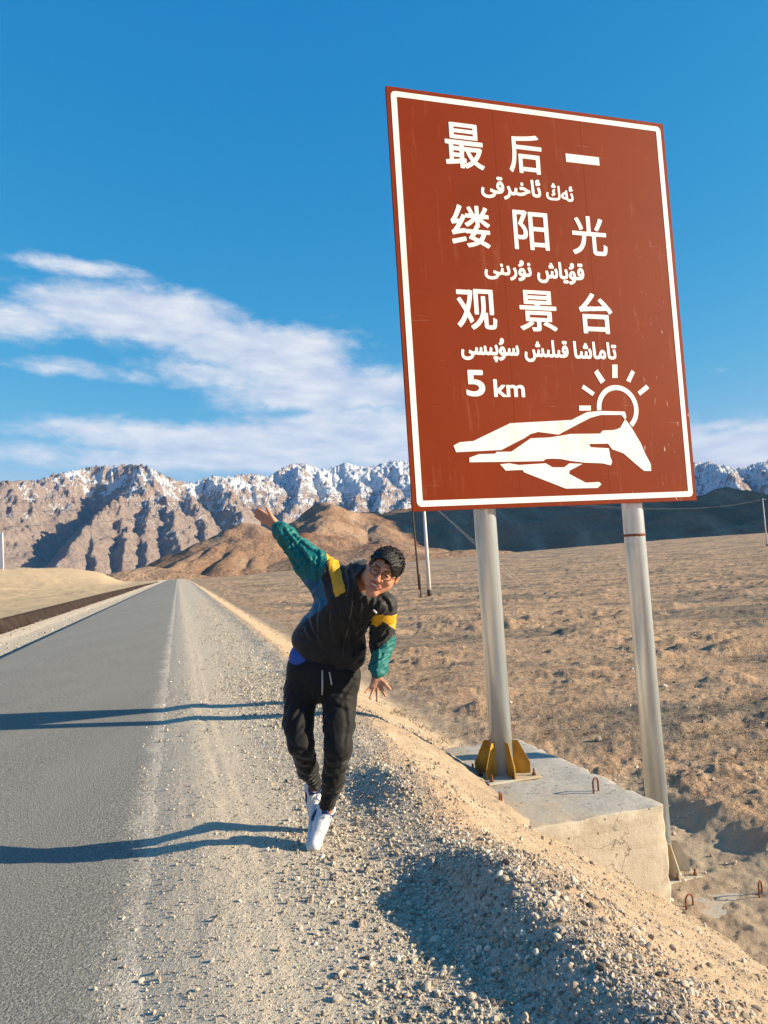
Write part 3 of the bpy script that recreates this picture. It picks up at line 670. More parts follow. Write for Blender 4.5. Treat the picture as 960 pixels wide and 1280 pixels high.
for ch, u0, u1, v0, v1 in (('最', .583, 1.008, 3.43, 3.905), ('后', 1.283, 1.672, 3.446, 3.869), ('一', 1.953, 2.36, 3.622, 3.717), ('缕', .588, 1.018, 2.614, 3.053),
                           ('阳', 1.276, 1.68, 2.632, 3.051), ('光', 1.947, 2.373, 2.624, 3.051), ('观', .587, 1.021, 1.776, 2.193), ('景', 1.272, 1.70, 1.782, 2.211), ('台', 1.964, 2.366, 1.781, 2.217)):
    text_part('character', ch, u0, u1, v0, v1, .0085 if ch != '一' else .004)
# Uyghur words in joined letter forms, written in visual order
for fr, u0, u1, v0, v1 in (('\uFE8B\uFEEA\uFBD3', 1.684, 2.009, 3.185, 3.377), ('\uFE8B\uFE8E\uFEA7\uFBE9\uFEAE\uFED7\uFEF0', .944, 1.628, 3.145, 3.394),
                           ('\uFED7\uFBD8\uFEF3\uFE8E\uFEB5', 1.506, 2.063, 2.292, 2.531), ('\uFEE7\uFBD8\uFEAD\uFBE8\uFEE8\uFEF0', .917, 1.448, 2.298, 2.52),
                           ('\uFE97\uFE8E\uFEE3\uFE8E\uFEB7\uFE8E', 1.862, 2.378, 1.51, 1.698), ('\uFED7\uFBE9\uFEE0\uFBE9\uFEB6', 1.295, 1.803, 1.463, 1.698),
                           ('\uFEB3\uFBD8\uFB58\uFBE9\uFEB4\uFEF0', .604, 1.24, 1.452, 1.703)):
    text_part('script_word', fr[::-1], u0, u1, v0, v1, .0085 if len(fr) > 3 else .006)
text_part('numeral', '5', .632, .839, 1.105, 1.372, .010)
text_part('unit_text', 'km', .926, 1.271, 1.102, 1.284, .008)
E1 = [(.458, .623), (.523, .655), (.671, .666), (1.08, .84), (1.775, .872), (1.961, .952), (2.108, .966), (2.417, .96), (2.431, .9), (2.409, .878), (2.373, .924), (2.124, .924), (2.003, .896), (1.86, .834), (1.612, .722), (1.384, .751), (1.3, .731), (1.222, .688), (.964, .574), (.481, .558)]
E2 = [(.617, .503), (.718, .535), (.897, .538), (.905, .555), (1.072, .556), (1.296, .687), (1.522, .695), (1.754, .728), (2.098, .729), (2.129, .76), (2.269, .766), (2.343, .787), (2.4125, .879), (2.475, .801), (2.58, .623), (2.612, .534), (2.681, .399), (2.678, .328), (2.592, .33), (2.486, .413), (2.358, .52), (2.226, .564), (2.184, .624), (1.955, .623), (1.975, .588), (2.187, .575), (2.195, .488), (2.214, .435), (2.194, .397), (2.097, .42), (1.883, .431), (1.73, .451), (1.617, .473), (1.522, .478), (1.447, .476), (1.419, .456), (1.148, .455), (.613, .458)]
E3 = [(.939, .432), (1.037, .44), (1.145, .421), (1.443, .432), (1.515, .39), (1.648, .388), (1.709, .438-.012), (1.863, .431-.012), (1.706, .353), (1.699, .319), (1.883, .225), (2.04, .228), (2.065, .203), (2.015, .167), (1.648, .171), (1.194, .347), (1.178, .371), (.995, .368)]
from mathutils.geometry import tessellate_polygon
def film(name, pts, y0=-.0035, y1=.001):
    """flat film cut to an outline, with its own edge thickness"""
    pts = [(p[0], SZ+p[1]) for p in pts]; V = []; F = []
    for tri in tessellate_polygon([[Vector((p[0], p[1], 0)) for p in pts]]):
        q = [pts[i] for i in tri]
        if (q[1][0]-q[0][0])*(q[2][1]-q[0][1])-(q[1][1]-q[0][1])*(q[2][0]-q[0][0]) < 0: q = q[::-1]
        F.append(tuple(range(len(V), len(V)+3))); V += [(p[0], y0, p[1]) for p in q]
    n = len(pts)
    for i in range(n):
        p, q = pts[i], pts[(i+1) % n]; k_ = len(V); V += [(p[0], y0, p[1]), (q[0], y0, q[1]), (q[0], y1, q[1]), (p[0], y1, p[1])]; F += [(k_, k_+1, k_+2), (k_, k_+2, k_+3)]
    return link(name, mesh_np(name, V, F, False), m_white, sign)
for e in (E1, E2, E3): film('mountain_symbol', e)
arc = [math.radians(-50+i*(234)/40) for i in range(41)]
film('sun_symbol', [(2.335+.251*math.cos(a), .99+.251*math.sin(a)) for a in arc]+[(2.335+.198*math.cos(a), .99+.198*math.sin(a)) for a in arc[::-1]], -.0032)
for e in ([(1.877, 1.021), (2.014, 1.022), (2.01, .969), (1.873, .969)], [(1.948, 1.241), (2.074, 1.158), (2.043, 1.123), (1.921, 1.202)], [(2.129, 1.405), (2.21, 1.287), (2.154, 1.251), (2.086, 1.369)],
          [(2.31, 1.458), (2.375, 1.46), (2.362, 1.317), (2.297, 1.316)], [(2.542, 1.406), (2.58, 1.381), (2.512, 1.269), (2.465, 1.29)], [(2.708, 1.251), (2.742, 1.211), (2.622, 1.131), (2.593, 1.17)]):
    film('sun_ray', e)
# posts with flanged feet
PN = .166
for pu, pz0, gm in ((.815, -.62, m_ochre), (2.53, -1.85, m_pale)):
    bm = bmesh.new(); bm_cyl(bm, (pu, PN, pz0+.02), (pu, PN, SZ+SH-.12), .11, .108, 32)
    post = bm_obj('post', bm, m_galv, sign)
    bm = bmesh.new(); bm_box(bm, (pu, PN, pz0+.012), (.54, .54, .022), bev=.003); bm_obj('base_plate', bm, m_pale, post)
    for zz in (2.45, 4.1, 5.7): bm = bmesh.new(); bm_box(bm, (pu, PN-.0, zz), (.30, .226, .05), bev=.006); bm_obj('clamp', bm, m_galv, post)
    for i in range(6):
        a = math.radians(60*i+30); rot = Matrix.Rotation(a, 4, 'Z')
        bm = bmesh.new(); pts = [(.104, 0), (.268, 0), (.268, .10), (.165, .31), (.104, .31)]
        va = [bm.verts.new(rot @ Vector((p[0], -.005, p[1]))) for p in pts]; vb = [bm.verts.new(rot @ Vector((p[0], .005, p[1]))) for p in pts]
        bm.faces.new(va); bm.faces.new(vb[::-1])
        for q in range(5): bm.faces.new((va[q], va[(q+1) % 5], vb[(q+1) % 5], vb[q]))
        for v in bm.verts: v.co += Vector((pu, PN, pz0+.0245))
        g_ = bm_obj('gusset', bm, gm, post)
    for bx, by in ((-.22, -.22), (0, -.235), (.22, -.22), (-.235, 0), (.235, 0), (-.22, .22), (0, .235), (.22, .22)):
        bm = bmesh.new(); bm_cyl(bm, (pu+bx, PN+by, pz0+.0), (pu+bx, PN+by, pz0+.085), .011, seg=8); bm_cyl(bm, (pu+bx, PN+by, pz0+.0235), (pu+bx, PN+by, pz0+.043), .021, seg=6)
        bm_obj('anchor_bolt', bm, m_rust, post)

bm = bmesh.new(); bm_cyl(bm, (2.53, PN, SZ-.345), (2.53, PN, SZ-.32), .1125, seg=32); bm_obj('strap', bm, m_rust, post)
# ---- concrete footings, chipped and uneven
def rough_block(name, a0, a1, n0, n1, z0, z1, div=.06, amp=.012):
    bm = bmesh.new()
    bm_box(bm, (0, 0, 0), (a1-a0, n1-n0, z1-z0), bev=.02, segs=2)
    for _ in range(40):
        es = [e for e in bm.edges if e.calc_length() > div*2.2]
        if not es: break
        bmesh.ops.subdivide_edges(bm, edges=es, cuts=1, use_grid_fill=True)
        if len(bm.verts) > 30000: break
    bmesh.ops.triangulate(bm, faces=bm.faces)
    bm.normal_update()
    co = np.array([v.co[:] for v in bm.verts]); nr = np.array([v.normal[:] for v in bm.verts]); x_, y_, z_ = co.T
    d = amp*1.4*fbm(x_*3+z_*2.1, y_*3-z_*1.7, 4, 511)
    e = np.sort(np.stack([np.abs(np.abs(x_)-(a1-a0)/2), np.abs(np.abs(y_)-(n1-n0)/2), np.abs(np.abs(z_)-(z1-z0)/2)]), 0)[1]
    d = d-np.where(e < .06, .045*np.maximum(0, fbm(x_*6+z_*5, y_*6+z_*3, 4, 521)+.08), 0)
    for v, p in zip(bm.verts, co+nr*d[:, None]): v.co = p
    for f in bm.faces: f.smooth = True
    ob = bm_obj(name, bm, m_conc); cx, cy = an_xy((a0+a1)/2, (n0+n1)/2)
    ob.location = (cx, cy, (z0+z1)/2); ob.rotation_euler = (0, 0, SA); return ob
blk = rough_block('sign_footing', .02, 1.61, -1.22, 1.42, -1.95, -.622)
tag(blk, 'tall concrete footing block half buried in the gravel bank under the nearer post', 'footing', 'concrete footings of the sign')
pad = rough_block('sign_footing.001', 1.66, 3.52, -1.15, 1.30, -2.5, -1.852, amp=.006)
tag(pad, 'low concrete footing pad covered with sand in the pit under the farther post', 'footing', 'concrete footings of the sign')
def loop(owner, a, n, z, rot, hgt=.085, w_=.045):
    bm = bmesh.new(); pts = [(-w_, 0, -.05)]+[(-w_*math.cos(t), 0, hgt-w_+w_*math.sin(t)) for t in np.linspace(0, math.pi, 9)]+[(w_, 0, -.05)]
    bm_tube(bm, pts, .0085, 8); o = bm_obj('lifting_loop', bm, m_rust); x, y = an_xy(a, n)
    o.matrix_world = Matrix.Translation((x, y, z)) @ Matrix.Rotation(rot, 4, 'Z')
    bpy.context.view_layer.update(); o.parent = owner; o.matrix_parent_inverse = owner.matrix_world.inverted()
bpy.context.view_layer.update()
loop(blk, 1.30, -.69, -.622, .75, .12, .04); loop(blk, .42, -.60, -.622, 1.2, .1, .035); loop(blk, .30, .95, -.622, .4)
loop(pad, 2.26, -.57, -1.852, .55, .13, .05); loop(pad, 2.99, -.66, -1.852, .9, .15, .055); loop(pad, 3.2, .95, -1.852, .3)

# ---- poles and wires beyond the sign
m_cpole, k, b = new_mat('pale_concrete_pole'); P = obj_co(k)
k.l(k.mix(k.noise(k.map(P, (4, 4, 1)), 1., 4), (.55, .53, .50), (.68, .66, .62)), b.inputs['Base Color'])
m_wood, k, b = new_mat('dark_weathered_wood'); P = obj_co(k)
k.l(k.mix(k.noise(k.map(P, (14, 14, 1)), 1., 4), (.045, .032, .025), (.10, .075, .055)), b.inputs['Base Color'])
m_wire, k, b = new_mat('dull_aluminium_wire'); b.inputs['Base Color'].default_value = (.10, .10, .11, 1)
m_glass, k, b = new_mat('glazed_insulator'); b.inputs['Base Color'].default_value = (.75, .75, .72, 1); b.inputs['Roughness'].default_value = .2
def ground_at(px, py, lo=20, hi=600):
    """where the sight line of a photo pixel meets the plain"""
    ys = np.geomspace(lo, hi, 3000); d = ray(px, py); p = CC[None]+d[None]*(ys/d[1])[:, None]
    below = p[:, 2] <= height(p[:, 0], p[:, 1])
    return p[np.argmax(below) if below.any() else -1]
def utility_pole(name, base, h, r0, r1, mat, label, arm=0., rz=0.):
    e = empty(name, base, rz); tag(e, label, 'utility pole', 'poles of the power line across the plain')
    bm = bmesh.new(); bm_cyl(bm, (0, 0, -.6), (0, 0, h), r0, r1, 16); bm_obj('pole', bm, mat, e)
    bm = bmesh.new(); bm_cyl(bm, (0, 0, 0), (0, 0, .55), r0+.012, r0+.010, 16); bm_obj('painted_foot', bm, m_wood, e)
    if arm:
        bm = bmesh.new(); bm_box(bm, (0, r1+.05, h-.5), (arm*2, .09, .09), bev=.008); ca = bm_obj('crossarm', bm, m_wood, e)
        for x in (-arm*.92, -arm*.35, arm*.92):
            bm = bmesh.new(); bm_cyl(bm, (x, r1+.05, h-.455), (x, r1+.05, h-.33), .03, .03, 8); bm_cyl(bm, (x, r1+.05, h-.33), (x, r1+.05, h-.22), .06, .035, 10); bm_obj('insulator', bm, m_glass, ca)
    return e
pb = ground_at(537, 745); 
LINE = math.radians(14)
p_main = utility_pole('utility_pole', pb, 9.6, .19, .11, m_cpole, 'pale concrete pole rising behind the lower left corner of the brown sign', .95, LINE+math.pi/2)
db = ground_at(524.5, 737); 
dk_ = empty('wooden_pole', db); tag(dk_, 'slender dark wooden pole standing just left of the pale concrete pole', 'utility pole')
bm = bmesh.new(); bm_cyl(bm, (0, 0, -.5), (-.25, 0, 9.5), .12, .085, 12); bm_obj('pole', bm, m_wood, dk_)
bm = bmesh.new(); bm_box(bm, (-.24, 0, 9.2), (.9, .08, .08)); bm_obj('crossarm', bm, m_wood, dk_)
sb = ground_at(526.5, 747)
stk = empty('marker_stake', sb); tag(stk, 'short dark stake in the sand at the foot of the concrete pole', 'stake')
bm = bmesh.new(); bm_cyl(bm, (0, 0, -.3), (.0, 0, 1.95), .055, .05, 8); bm_obj('shaft', bm, m_wood, stk)
bm = bmesh.new(); bm_box(bm, (0, 0, 1.98), (.13, .13, .05), bev=.01); bm_obj('cap', bm, m_wood, stk)
# far poles of the same line: one at the right edge, one out of view at the left
rbp = at_r(957.5, 668, 230); rbp[2] = float(height(np.array([rbp[0]]), np.array([rbp[1]]))[0])
dirl = np.array([rbp[0]-pb[0], rbp[1]-pb[1]]); yaw = math.atan2(dirl[1], dirl[0])
p_right = utility_pole('utility_pole.001', rbp, 13.2, .2, .12, m_cpole, 'far grey pole at the right edge against the dark hill', .95, yaw+math.pi/2)
p_main.rotation_euler.z = yaw+math.pi/2
lb = np.array([-48., 96., 0]); lb[2] = float(height(lb[:1], lb[1:2])[0])
def sag(p, q, s_, n=28): return [Vector(p).lerp(Vector(q), i/n)-Vector((0, 0, 4*s_*(i/n)*(1-i/n))) for i in range(n+1)]
bpy.context.view_layer.update()
def tops(base, h): return [np.array(base)+np.array([0, 0, h-.22])+np.array([math.cos(yaw+math.pi/2), math.sin(yaw+math.pi/2), 0])*x*.95 for x in (-.92, -.35, .92)]
tm, tr = tops(pb, 9.6), tops(rbp, 13.2)
tl_ = [at_r(-40, yy, 105+dx) for yy, dx in ((627, 0), (639, 1), (660, 2))]
for i in range(3):
    bm = bmesh.new(); bm_tube(bm, sag(tr[i], tm[i], 2.2), .011, 4); bm_tube(bm, sag(tm[i], tl_[i], .6), .013, 4)
    o = bm_obj('power_line', bm, m_wire)
    tag(o, ('power line crossing the mountains, highest of the three wires', 'power line crossing the mountains, middle of the three wires', 'power line crossing the mountains, lowest of the three wires')[i], 'power line', 'wires of the power line')
bm = bmesh.new(); top_ = Vector(pb)+Vector((0, 0, 8.7))
for dx in (0, .5): bm_tube(bm, [top_, Vector((pb[0]+8.4+dx, pb[1]+1.5, pb[2]+.2))], .012, 4)
gw = bm_obj('guy_wire', bm, m_cpole); tag(gw, 'pair of thin pale guy wires slanting down right from the concrete pole', 'guy wire')
# panel at the left edge of the picture
lp = ground_at(2, 713, 40, 400); 
m_panel, k, b = new_mat('weathered_white_paint'); b.inputs['Base Color'].default_value = (.74, .74, .73, 1)
lp_e = empty('white_marker_board', (lp[0], lp[1], lp[2]), math.radians(-32)); tag(lp_e, 'pale board with a white edge standing on the sand rise at the left picture edge', 'board')
sc_ = math.hypot(lp[0], lp[1])/FPX
bm = bmesh.new(); bm_box(bm, (-9*sc_, 0, 22*sc_), (26*sc_, .10, 40*sc_), bev=.012); bm_obj('board', bm, m_panel, lp_e)
for q in (-20, 3): bm = bmesh.new(); bm_box(bm, (q*sc_, .09, 16*sc_), (.09, .07, 52*sc_), bev=.006); bm_obj('leg', bm, m_galv, lp_e)
# ================================================================ THE PERSON
def nv(v): v = np.asarray(v, float); return v/np.linalg.norm(v)
def Q(px, py, y): return at_y(px, py, y)          # joint read off the photograph at its real distance
TOE = Q(399, 1064, 3.98)
G0 = float(height(np.array([TOE[0]]), np.array([TOE[1]]))[0])
J = dict(pel=Q(403, 836, 4.16), hl=Q(381, 856, 4.17), hr=Q(422, 858, 4.13), kl=Q(376, 930, 4.02), al=Q(393, 984, 4.34),
         kr=Q(423, 934, 4.00), ar=Q(409, 1012, 4.13), waist=Q(408, 812, 4.13), chest=Q(432, 760, 4.05), neck=Q(457, 716, 3.98),
         sl=Q(412, 717, 4.04), el_=Q(377, 692, 4.17), wl=Q(348, 659, 4.24), sr=Q(480, 757, 3.98), er=Q(478, 801, 4.05), wr=Q(472, 843, 3.955))
person = empty('person', (TOE[0], TOE[1], G0))
tag(person, 'man in black and teal windbreaker hopping on one foot with one arm raised', 'person')
def person_obj(name, V, F, mats, parent=person, mi=None):
    me = mesh_np(name, V-np.array(person.location), F); o = link(name, me, mats, parent)
    if mi is not None: me.polygons.foreach_set('material_index', np.asarray(mi, np.int32)); me.update()
    return o
def to_px(V):
    d = V-CC; z = d @ CF; return 480+FPX*(d @ CR)/z, 640-FPX*(d @ CU)/z
def in_poly(x, y, poly):
    r = np.zeros(x.shape, bool)
    for (x0, y0), (x1, y1) in zip(poly, poly[1:]+poly[:1]):
        if y0 != y1: r ^= ((y < y0) != (y < y1)) & (x < x0+(y-y0)/(y1-y0)*(x1-x0))
    return r

# ---- head frame: tilted to the side, face to the camera
HC = Q(479, 714.5, 3.80)                                   # centre of the skull
toc = nv(CC-HC)
tilt = math.radians(28)
e_r0 = nv(CR-toc*(CR @ toc)); e_u0 = nv(CU-toc*(CU @ toc))
e_r = e_r0*math.cos(tilt)-e_u0*math.sin(tilt); e_u = e_u0*math.cos(tilt)+e_r0*math.sin(tilt)
yaw_h = math.radians(4); e_f = nv(toc*math.cos(yaw_h)-e_r*math.sin(yaw_h)); e_r = nv(np.cross(e_u, e_f)*-1 if np.cross(e_u, e_f) @ e_r < 0 else np.cross(e_u, e_f))
nod = math.radians(13); e_f, e_u = nv(e_f*math.cos(nod)-e_u*math.sin(nod)), nv(e_u*math.cos(nod)+e_f*math.sin(nod))
HA = np.array([e_r, e_u, e_f])
def hd(r, u, f): return HC+e_r*r+e_u*u+e_f*f

m_skin, k, b = new_mat('skin'); P = obj_co(k)
c_ = k.mix(k.mr(k.noise(P, 26., 4, .6), .35, .7), (.48, .215, .125), (.56, .275, .17)); k.l(c_, b.inputs['Base Color'])
b.inputs['Roughness'].default_value = .5; b.inputs['Subsurface Weight'].default_value = .12; b.inputs['Subsurface Radius'].default_value = (.012, .005, .003)
bump(k, b, k.noise(P, 240., 3, .6), .15, .002)

h = .0036
ext = np.array([J[q] for q in J]+[TOE, HC]); lo = ext.min(0)-np.array([.22, .22, .12]); hi = ext.max(0)+np.array([.16, .22, .22])
fb = Field(lo, hi, h)
# trunk
fb.limb(J['pel'], J['waist'], .125, .112, .05, (nv(toc), .72)); fb.limb(J['waist'], J['chest'], .110, .122, .05, (nv(toc), .70))
fb.limb(J['chest'], J['neck']*.75+J['chest']*.25, .122, .085, .05, (nv(toc), .72))
fb.limb(J['chest'], J['sl'], .085, .056, .05); fb.limb(J['chest'], J['sr']+np.array([0, .02, 0]), .060, .042, .03)
fb.limb(J['neck'], hd(0, -.05, -.025), .062, .056, .03)
for a, k_, t_ in (('hl', 'kl', 'al'), ('hr', 'kr', 'ar')):
    fb.limb(J[a], J[k_], .070, .048, .03); fb.limb(J[k_], J[t_], .042, .031, .02); fb.limb(J['pel'], J[a], .10, .072, .03)
    mid = J[k_]*.68+J[t_]*.32; fb.ell(mid+np.array([0, .022, 0]), (.036, .036, .08), k=.03)
# feet inside the shoes
BT = Q(394, 1031, 4.36)
def shoe_frame(ank, toe, upv):
    fwd = nv(toe-ank-upv*((toe-ank) @ upv)); up_ = nv(upv-fwd*(upv @ fwd)); sd = np.cross(fwd, up_); return fwd, up_, sd, ank-up_*.065-fwd*.055
SHOES = [shoe_frame(J['ar'], TOE+np.array([0, 0, .02]), nv(nv(CC-J['ar'])*.75+np.array([0, 0, .35])+CR*.9)), shoe_frame(J['al'], BT, nv(nv(CC-J['al'])*.8+np.array([0, 0, .2])+CR*.15))]
for an_, (fw, up_, sd_, he) in zip((J['ar'], J['al']), SHOES):
    fb.limb(an_, he+fw*.05+up_*.045, .034, .032, .02); fb.limb(he+fw*.05+up_*.035, he+fw*.15+up_*.022, .030, .026, .02); fb.limb(he+fw*.15+up_*.022, he+fw*.235+up_*.012, .024, .016, .02)
for a, e, w_ in (('sl', 'el_', 'wl'), ('sr', 'er', 'wr')):
    fb.limb(J[a], J[e], .046, .040, .02); fb.limb(J[e], J[w_], .043, .029, .02)
# hands: palm slab, five tapered fingers with a bend, thumb from the side of the palm
def hand(wrist, palm, roots, tips, thumb, nrm, rr=.0085):
    ax = nv(palm-wrist)
    fb.limb(wrist, palm, .026, .033, .012, (nrm, .52)); 
    cen = sum(roots)/len(roots)
    for r_ in roots: fb.limb(palm-ax*.012, r_, .020, .0125, .008, (nrm, .75))
    for i, (r_, t_) in enumerate(zip(roots, tips)):
        m_ = r_*.5+t_*.5-nrm*(.006 if i else .004); r0 = rr if i < 3 else rr*.85
        fb.limb(r_, m_, r0*1.08, r0, .003); fb.limb(m_, t_, r0, r0*.74, .003)
    b0, m_, t_ = thumb
    fb.limb(b0, m_, .017, .0115, .008); fb.limb(m_, t_, .011, .0082, .003)
# lower hand: his left one, palm to the camera, fingers spread downwards
n_ = nv(CC-J['wr'])
d0 = 3.955
hand(J['wr'], Q(471.3, 853, d0-.03), [Q(464.3, 858.6, d0-.045), Q(467.8, 860, d0-.05), Q(471.8, 860.4, d0-.05), Q(475.8, 859, d0-.045)][::-1],
     [Q(456.5, 865.5, d0-.07), Q(462.6, 873, d0-.085), Q(471.6, 876.5, d0-.09), Q(481.5, 870, d0-.075)][::-1], (Q(476, 851.5, d0-.03), Q(481.5, 855, d0-.05), Q(487.3, 861.5, d0-.06)), n_)
# raised hand: his right one, fingers pointing up and outwards
d1 = 4.24; n_ = nv(CC-J['wl'])
hand(J['wl'], Q(339, 652.5, d1+.01), [Q(335.2, 644.6, d1+.02), Q(332, 646.4, d1+.02), Q(329.6, 648.8, d1+.02), Q(328.4, 652, d1+.02)],
     [Q(322.3, 635.8, d1+.03), Q(318.6, 637.2, d1+.04), Q(317, 640.4, d1+.04), Q(318.6, 645.2, d1+.03)], (Q(342.5, 651, d1), Q(338, 643.5, d1-.015), Q(333.7, 635.2, d1-.01)), n_)
# head
fb.ell(hd(0, .030, -.012), (.078, .088, .096), HA, .015); fb.ell(hd(0, -.012, .015), (.070, .092, .080), HA, .02)
fb.limb(hd(-.043, -.050, .02), hd(-.012, -.100, .066), .028, .019, .025); fb.limb(hd(.043, -.050, .02), hd(.012, -.100, .066), .028, .019, .025)
fb.limb(hd(-.010, -.106, .070), hd(.010, -.106, .070), .017, .017, .02)
for s_ in (-1, 1):
    fb.ell(hd(s_*.040, -.022, .070), (.026, .021, .020), HA, .018)                       # cheek raised by the grin
    fb.limb(hd(s_*.012, .034, .090), hd(s_*.046, .034, .074), .0105, .0085, .012)         # brow ridge
    fb.ell(hd(s_*.031, .012, .097), (.017, .010, .014), HA, .010, sub=True)               # eye socket
    fb.ell(hd(s_*.030, .010, .078), (.016, .013, .014), HA, .006)
    fb.ell(hd(s_*.079, -.004, -.008), (.012, .031, .019), HA, .006); fb.ell(hd(s_*.088, -.002, .002), (.006, .018, .010), HA, .004, sub=True)   # ear
    fb.ell(hd(s_*.013, -.030, .099), (.009, .008, .010), HA, .006)                        # nostril wing
    fb.limb(hd(s_*.020, -.026, .094), hd(s_*.034, -.060, .080), .005, .004, .010)         # smile fold
fb.limb(hd(0, .020, .094), hd(0, -.024, .112), .0075, .0115, .010)                       # nose
fb.ell(hd(0, -.060, .088), (.031, .014, .022), HA, .010)
fb.ell(hd(0, -.060, .110), (.026, .0078, .018), HA, .004, sub=True)                      # open smile
fb.limb(hd(-.024, -.0505, .098), hd(.024, -.0505, .098), .0042, .0042, .004); fb.limb(hd(-.018, -.0705, .098), hd(.018, -.0705, .098), .0052, .0052, .005)
BV, BF = fb.mesh(); BV = relax(BV, BF, 1, .3)
loc = (BV-HC) @ HA.T
fcn = loc[BF].mean(1)
lip = (np.abs(fcn[:, 0]) < .030) & (fcn[:, 2] > .085) & (((fcn[:, 1] > -.0555) & (fcn[:, 1] < -.0465)) | ((fcn[:, 1] < -.0655) & (fcn[:, 1] > -.0765)))
m_lip, k, b = new_mat('lips'); b.inputs['Base Color'].default_value = (.42, .15, .11, 1); b.inputs['Roughness'].default_value = .4
body = person_obj('body', BV, BF, [m_skin, m_lip], person, lip.astype(int))
m_teeth, k, b = new_mat('teeth'); b.inputs['Base Color'].default_value = (.75, .70, .62, 1); b.inputs['Roughness'].default_value = .3
m_dark, k, b = new_mat('dark_eye'); b.inputs['Base Color'].default_value = (.02, .013, .01, 1); b.inputs['Roughness'].default_value = .2
def blob(name, parts, mat, parent, h=.0018, it=0):
    """small implicit part given as limbs/ellipsoids in the head frame"""
    pts = np.array([p for q in parts for p in q[1]]); R_ = max(max(q[2]) if hasattr(q[2], '__len__') else q[2] for q in parts)+.012
    f = Field(pts.min(0)-R_, pts.max(0)+R_, h)
    for q in parts:
        if q[0] == 'e': f.ell(q[1][0], q[2], HA, q[3])
        else: f.limb(q[1][0], q[1][1], q[2][0], q[2][1], q[3])
    V_, F_ = f.mesh(); V_ = relax(V_, F_, it) if it else V_
    return person_obj(name, V_, F_, mat, parent)
def sub_of(par, o):
    o.parent = par; return o
blob('teeth', [('e', [hd(0, -.0575, .094)], (.023, .0052, .008), .002)], m_teeth, body)
for s_ in (-1, 1):
    blob('eye', [('e', [hd(s_*.031, .0085, .0905)], (.0125, .0036, .0042), .002)], m_dark, body)
    blob('eyebrow', [('l', [hd(s_*.015, .0315, .1005), hd(s_*.046, .035, .084)], (.0042, .003), .003)], m_dark, body)
# thin round glasses
m_frame, k, b = new_mat('dark_spectacle_frame'); b.inputs['Base Color'].default_value = (.03, .022, .02, 1); b.inputs['Roughness'].default_value = .3; b.inputs['Metallic'].default_value = .4
gl = None
bm = bmesh.new(); L0 = np.array(person.location)
for s_ in (-1, 1):
    pts = [hd(s_*.033+.0235*math.cos(t), .006+.0205*math.sin(t), .1085-.012*abs(s_*.033+.0235*math.cos(t))/.05)-L0 for t in np.linspace(0, 2*math.pi, 25)]
    bm_tube(bm, pts, .0019, 6)
    bm_tube(bm, [hd(s_*.0560, .012, .097)-L0, hd(s_*.072, .012, .070)-L0, hd(s_*.080, .014, .010)-L0, hd(s_*.080, .002, -.018)-L0], .0019, 6)
bm_tube(bm, [hd(-.010, .010, .108)-L0, hd(0, .013, .111)-L0, hd(.010, .010, .108)-L0], .0019, 6)
gl = bm_obj('spectacles', bm, m_frame, person)
# hair: short black crop with a ragged fringe
m_hair, k, b = new_mat('black_hair'); P = obj_co(k)
k.l(k.mix(k.noise(P, 120., 3), (.005, .0045, .0045), (.016, .014, .013)), b.inputs['Base Color']); b.inputs['Roughness'].default_value = .42
bump(k, b, k.noise(k.map(P, (1, 1, .25)), 260., 3, .7), .8, .004)
fh = Field(HC-.17, HC+.17, .0027)
fh.ell(hd(0, .036, -.016), (.0875, .096, .107), HA, .01)
fh.ell(hd(0, .052, .045), (.066, .060, .060), HA, .02)
fh.ell(hd(-.012, -.024, .088), (.068, .102, .070), HA, .008, sub=True)
fh.ell(hd(0, -.10, -.0), (.12, .085, .13), HA, .01, sub=True)
HV_, HF_ = fh.mesh(); N_ = vert_normals(HV_, HF_); q_ = (HV_-HC) @ HA.T
lump = fbm(q_[:, 0]*55+q_[:, 2]*22, q_[:, 1]*26+q_[:, 2]*30, 3, 611)+.6*perlin(q_[:, 0]*130+q_[:, 2]*60, q_[:, 1]*45, 617)
HV_ = HV_+N_*(lump*.0045)[:, None]
hair = person_obj('hair', HV_, HF_, m_hair)
rg_ = np.random.default_rng(5); bm = bmesh.new()
for i in range(420):                                     # separate tufts break the outline
    th = rg_.uniform(0, 2*math.pi); ph = math.acos(rg_.uniform(.02, 1)); dr = np.array([math.sin(ph)*math.cos(th), math.cos(ph), math.sin(ph)*math.sin(th)])
    if dr[1] < .28 and dr[2] > .35: continue
    p0 = hd(dr[0]*.084, .036+dr[1]*.092, -.016+dr[2]*.103)-L0
    lean = HA.T @ (dr*.9+np.array([rg_.normal(.1, .2), rg_.normal(-.1, .2), .7+rg_.normal(0, .2)])); L_ = rg_.uniform(.009, .018)
    bm_tube(bm, [p0, p0+nv(lean)*L_*.6, p0+nv(lean+HA.T @ np.array([0, -.3, .2]))*L_], [.0045, .0032, .0006], 4)
for i in range(60):                                      # fringe over the forehead
    x_ = rg_.uniform(-.060, .066); p0 = hd(x_, .083-.35*(x_+.012)**2/.06, .070-abs(x_)*.45)-L0
    bm_tube(bm, [p0, p0+HA.T @ np.array([rg_.normal(.002, .004), -.010, .010]), p0+HA.T @ np.array([rg_.normal(.004, .006), -rg_.uniform(.016, .028), .013])], [.0048, .0036, .0006], 4)
bm_obj('hair_tufts', bm, m_hair, hair)

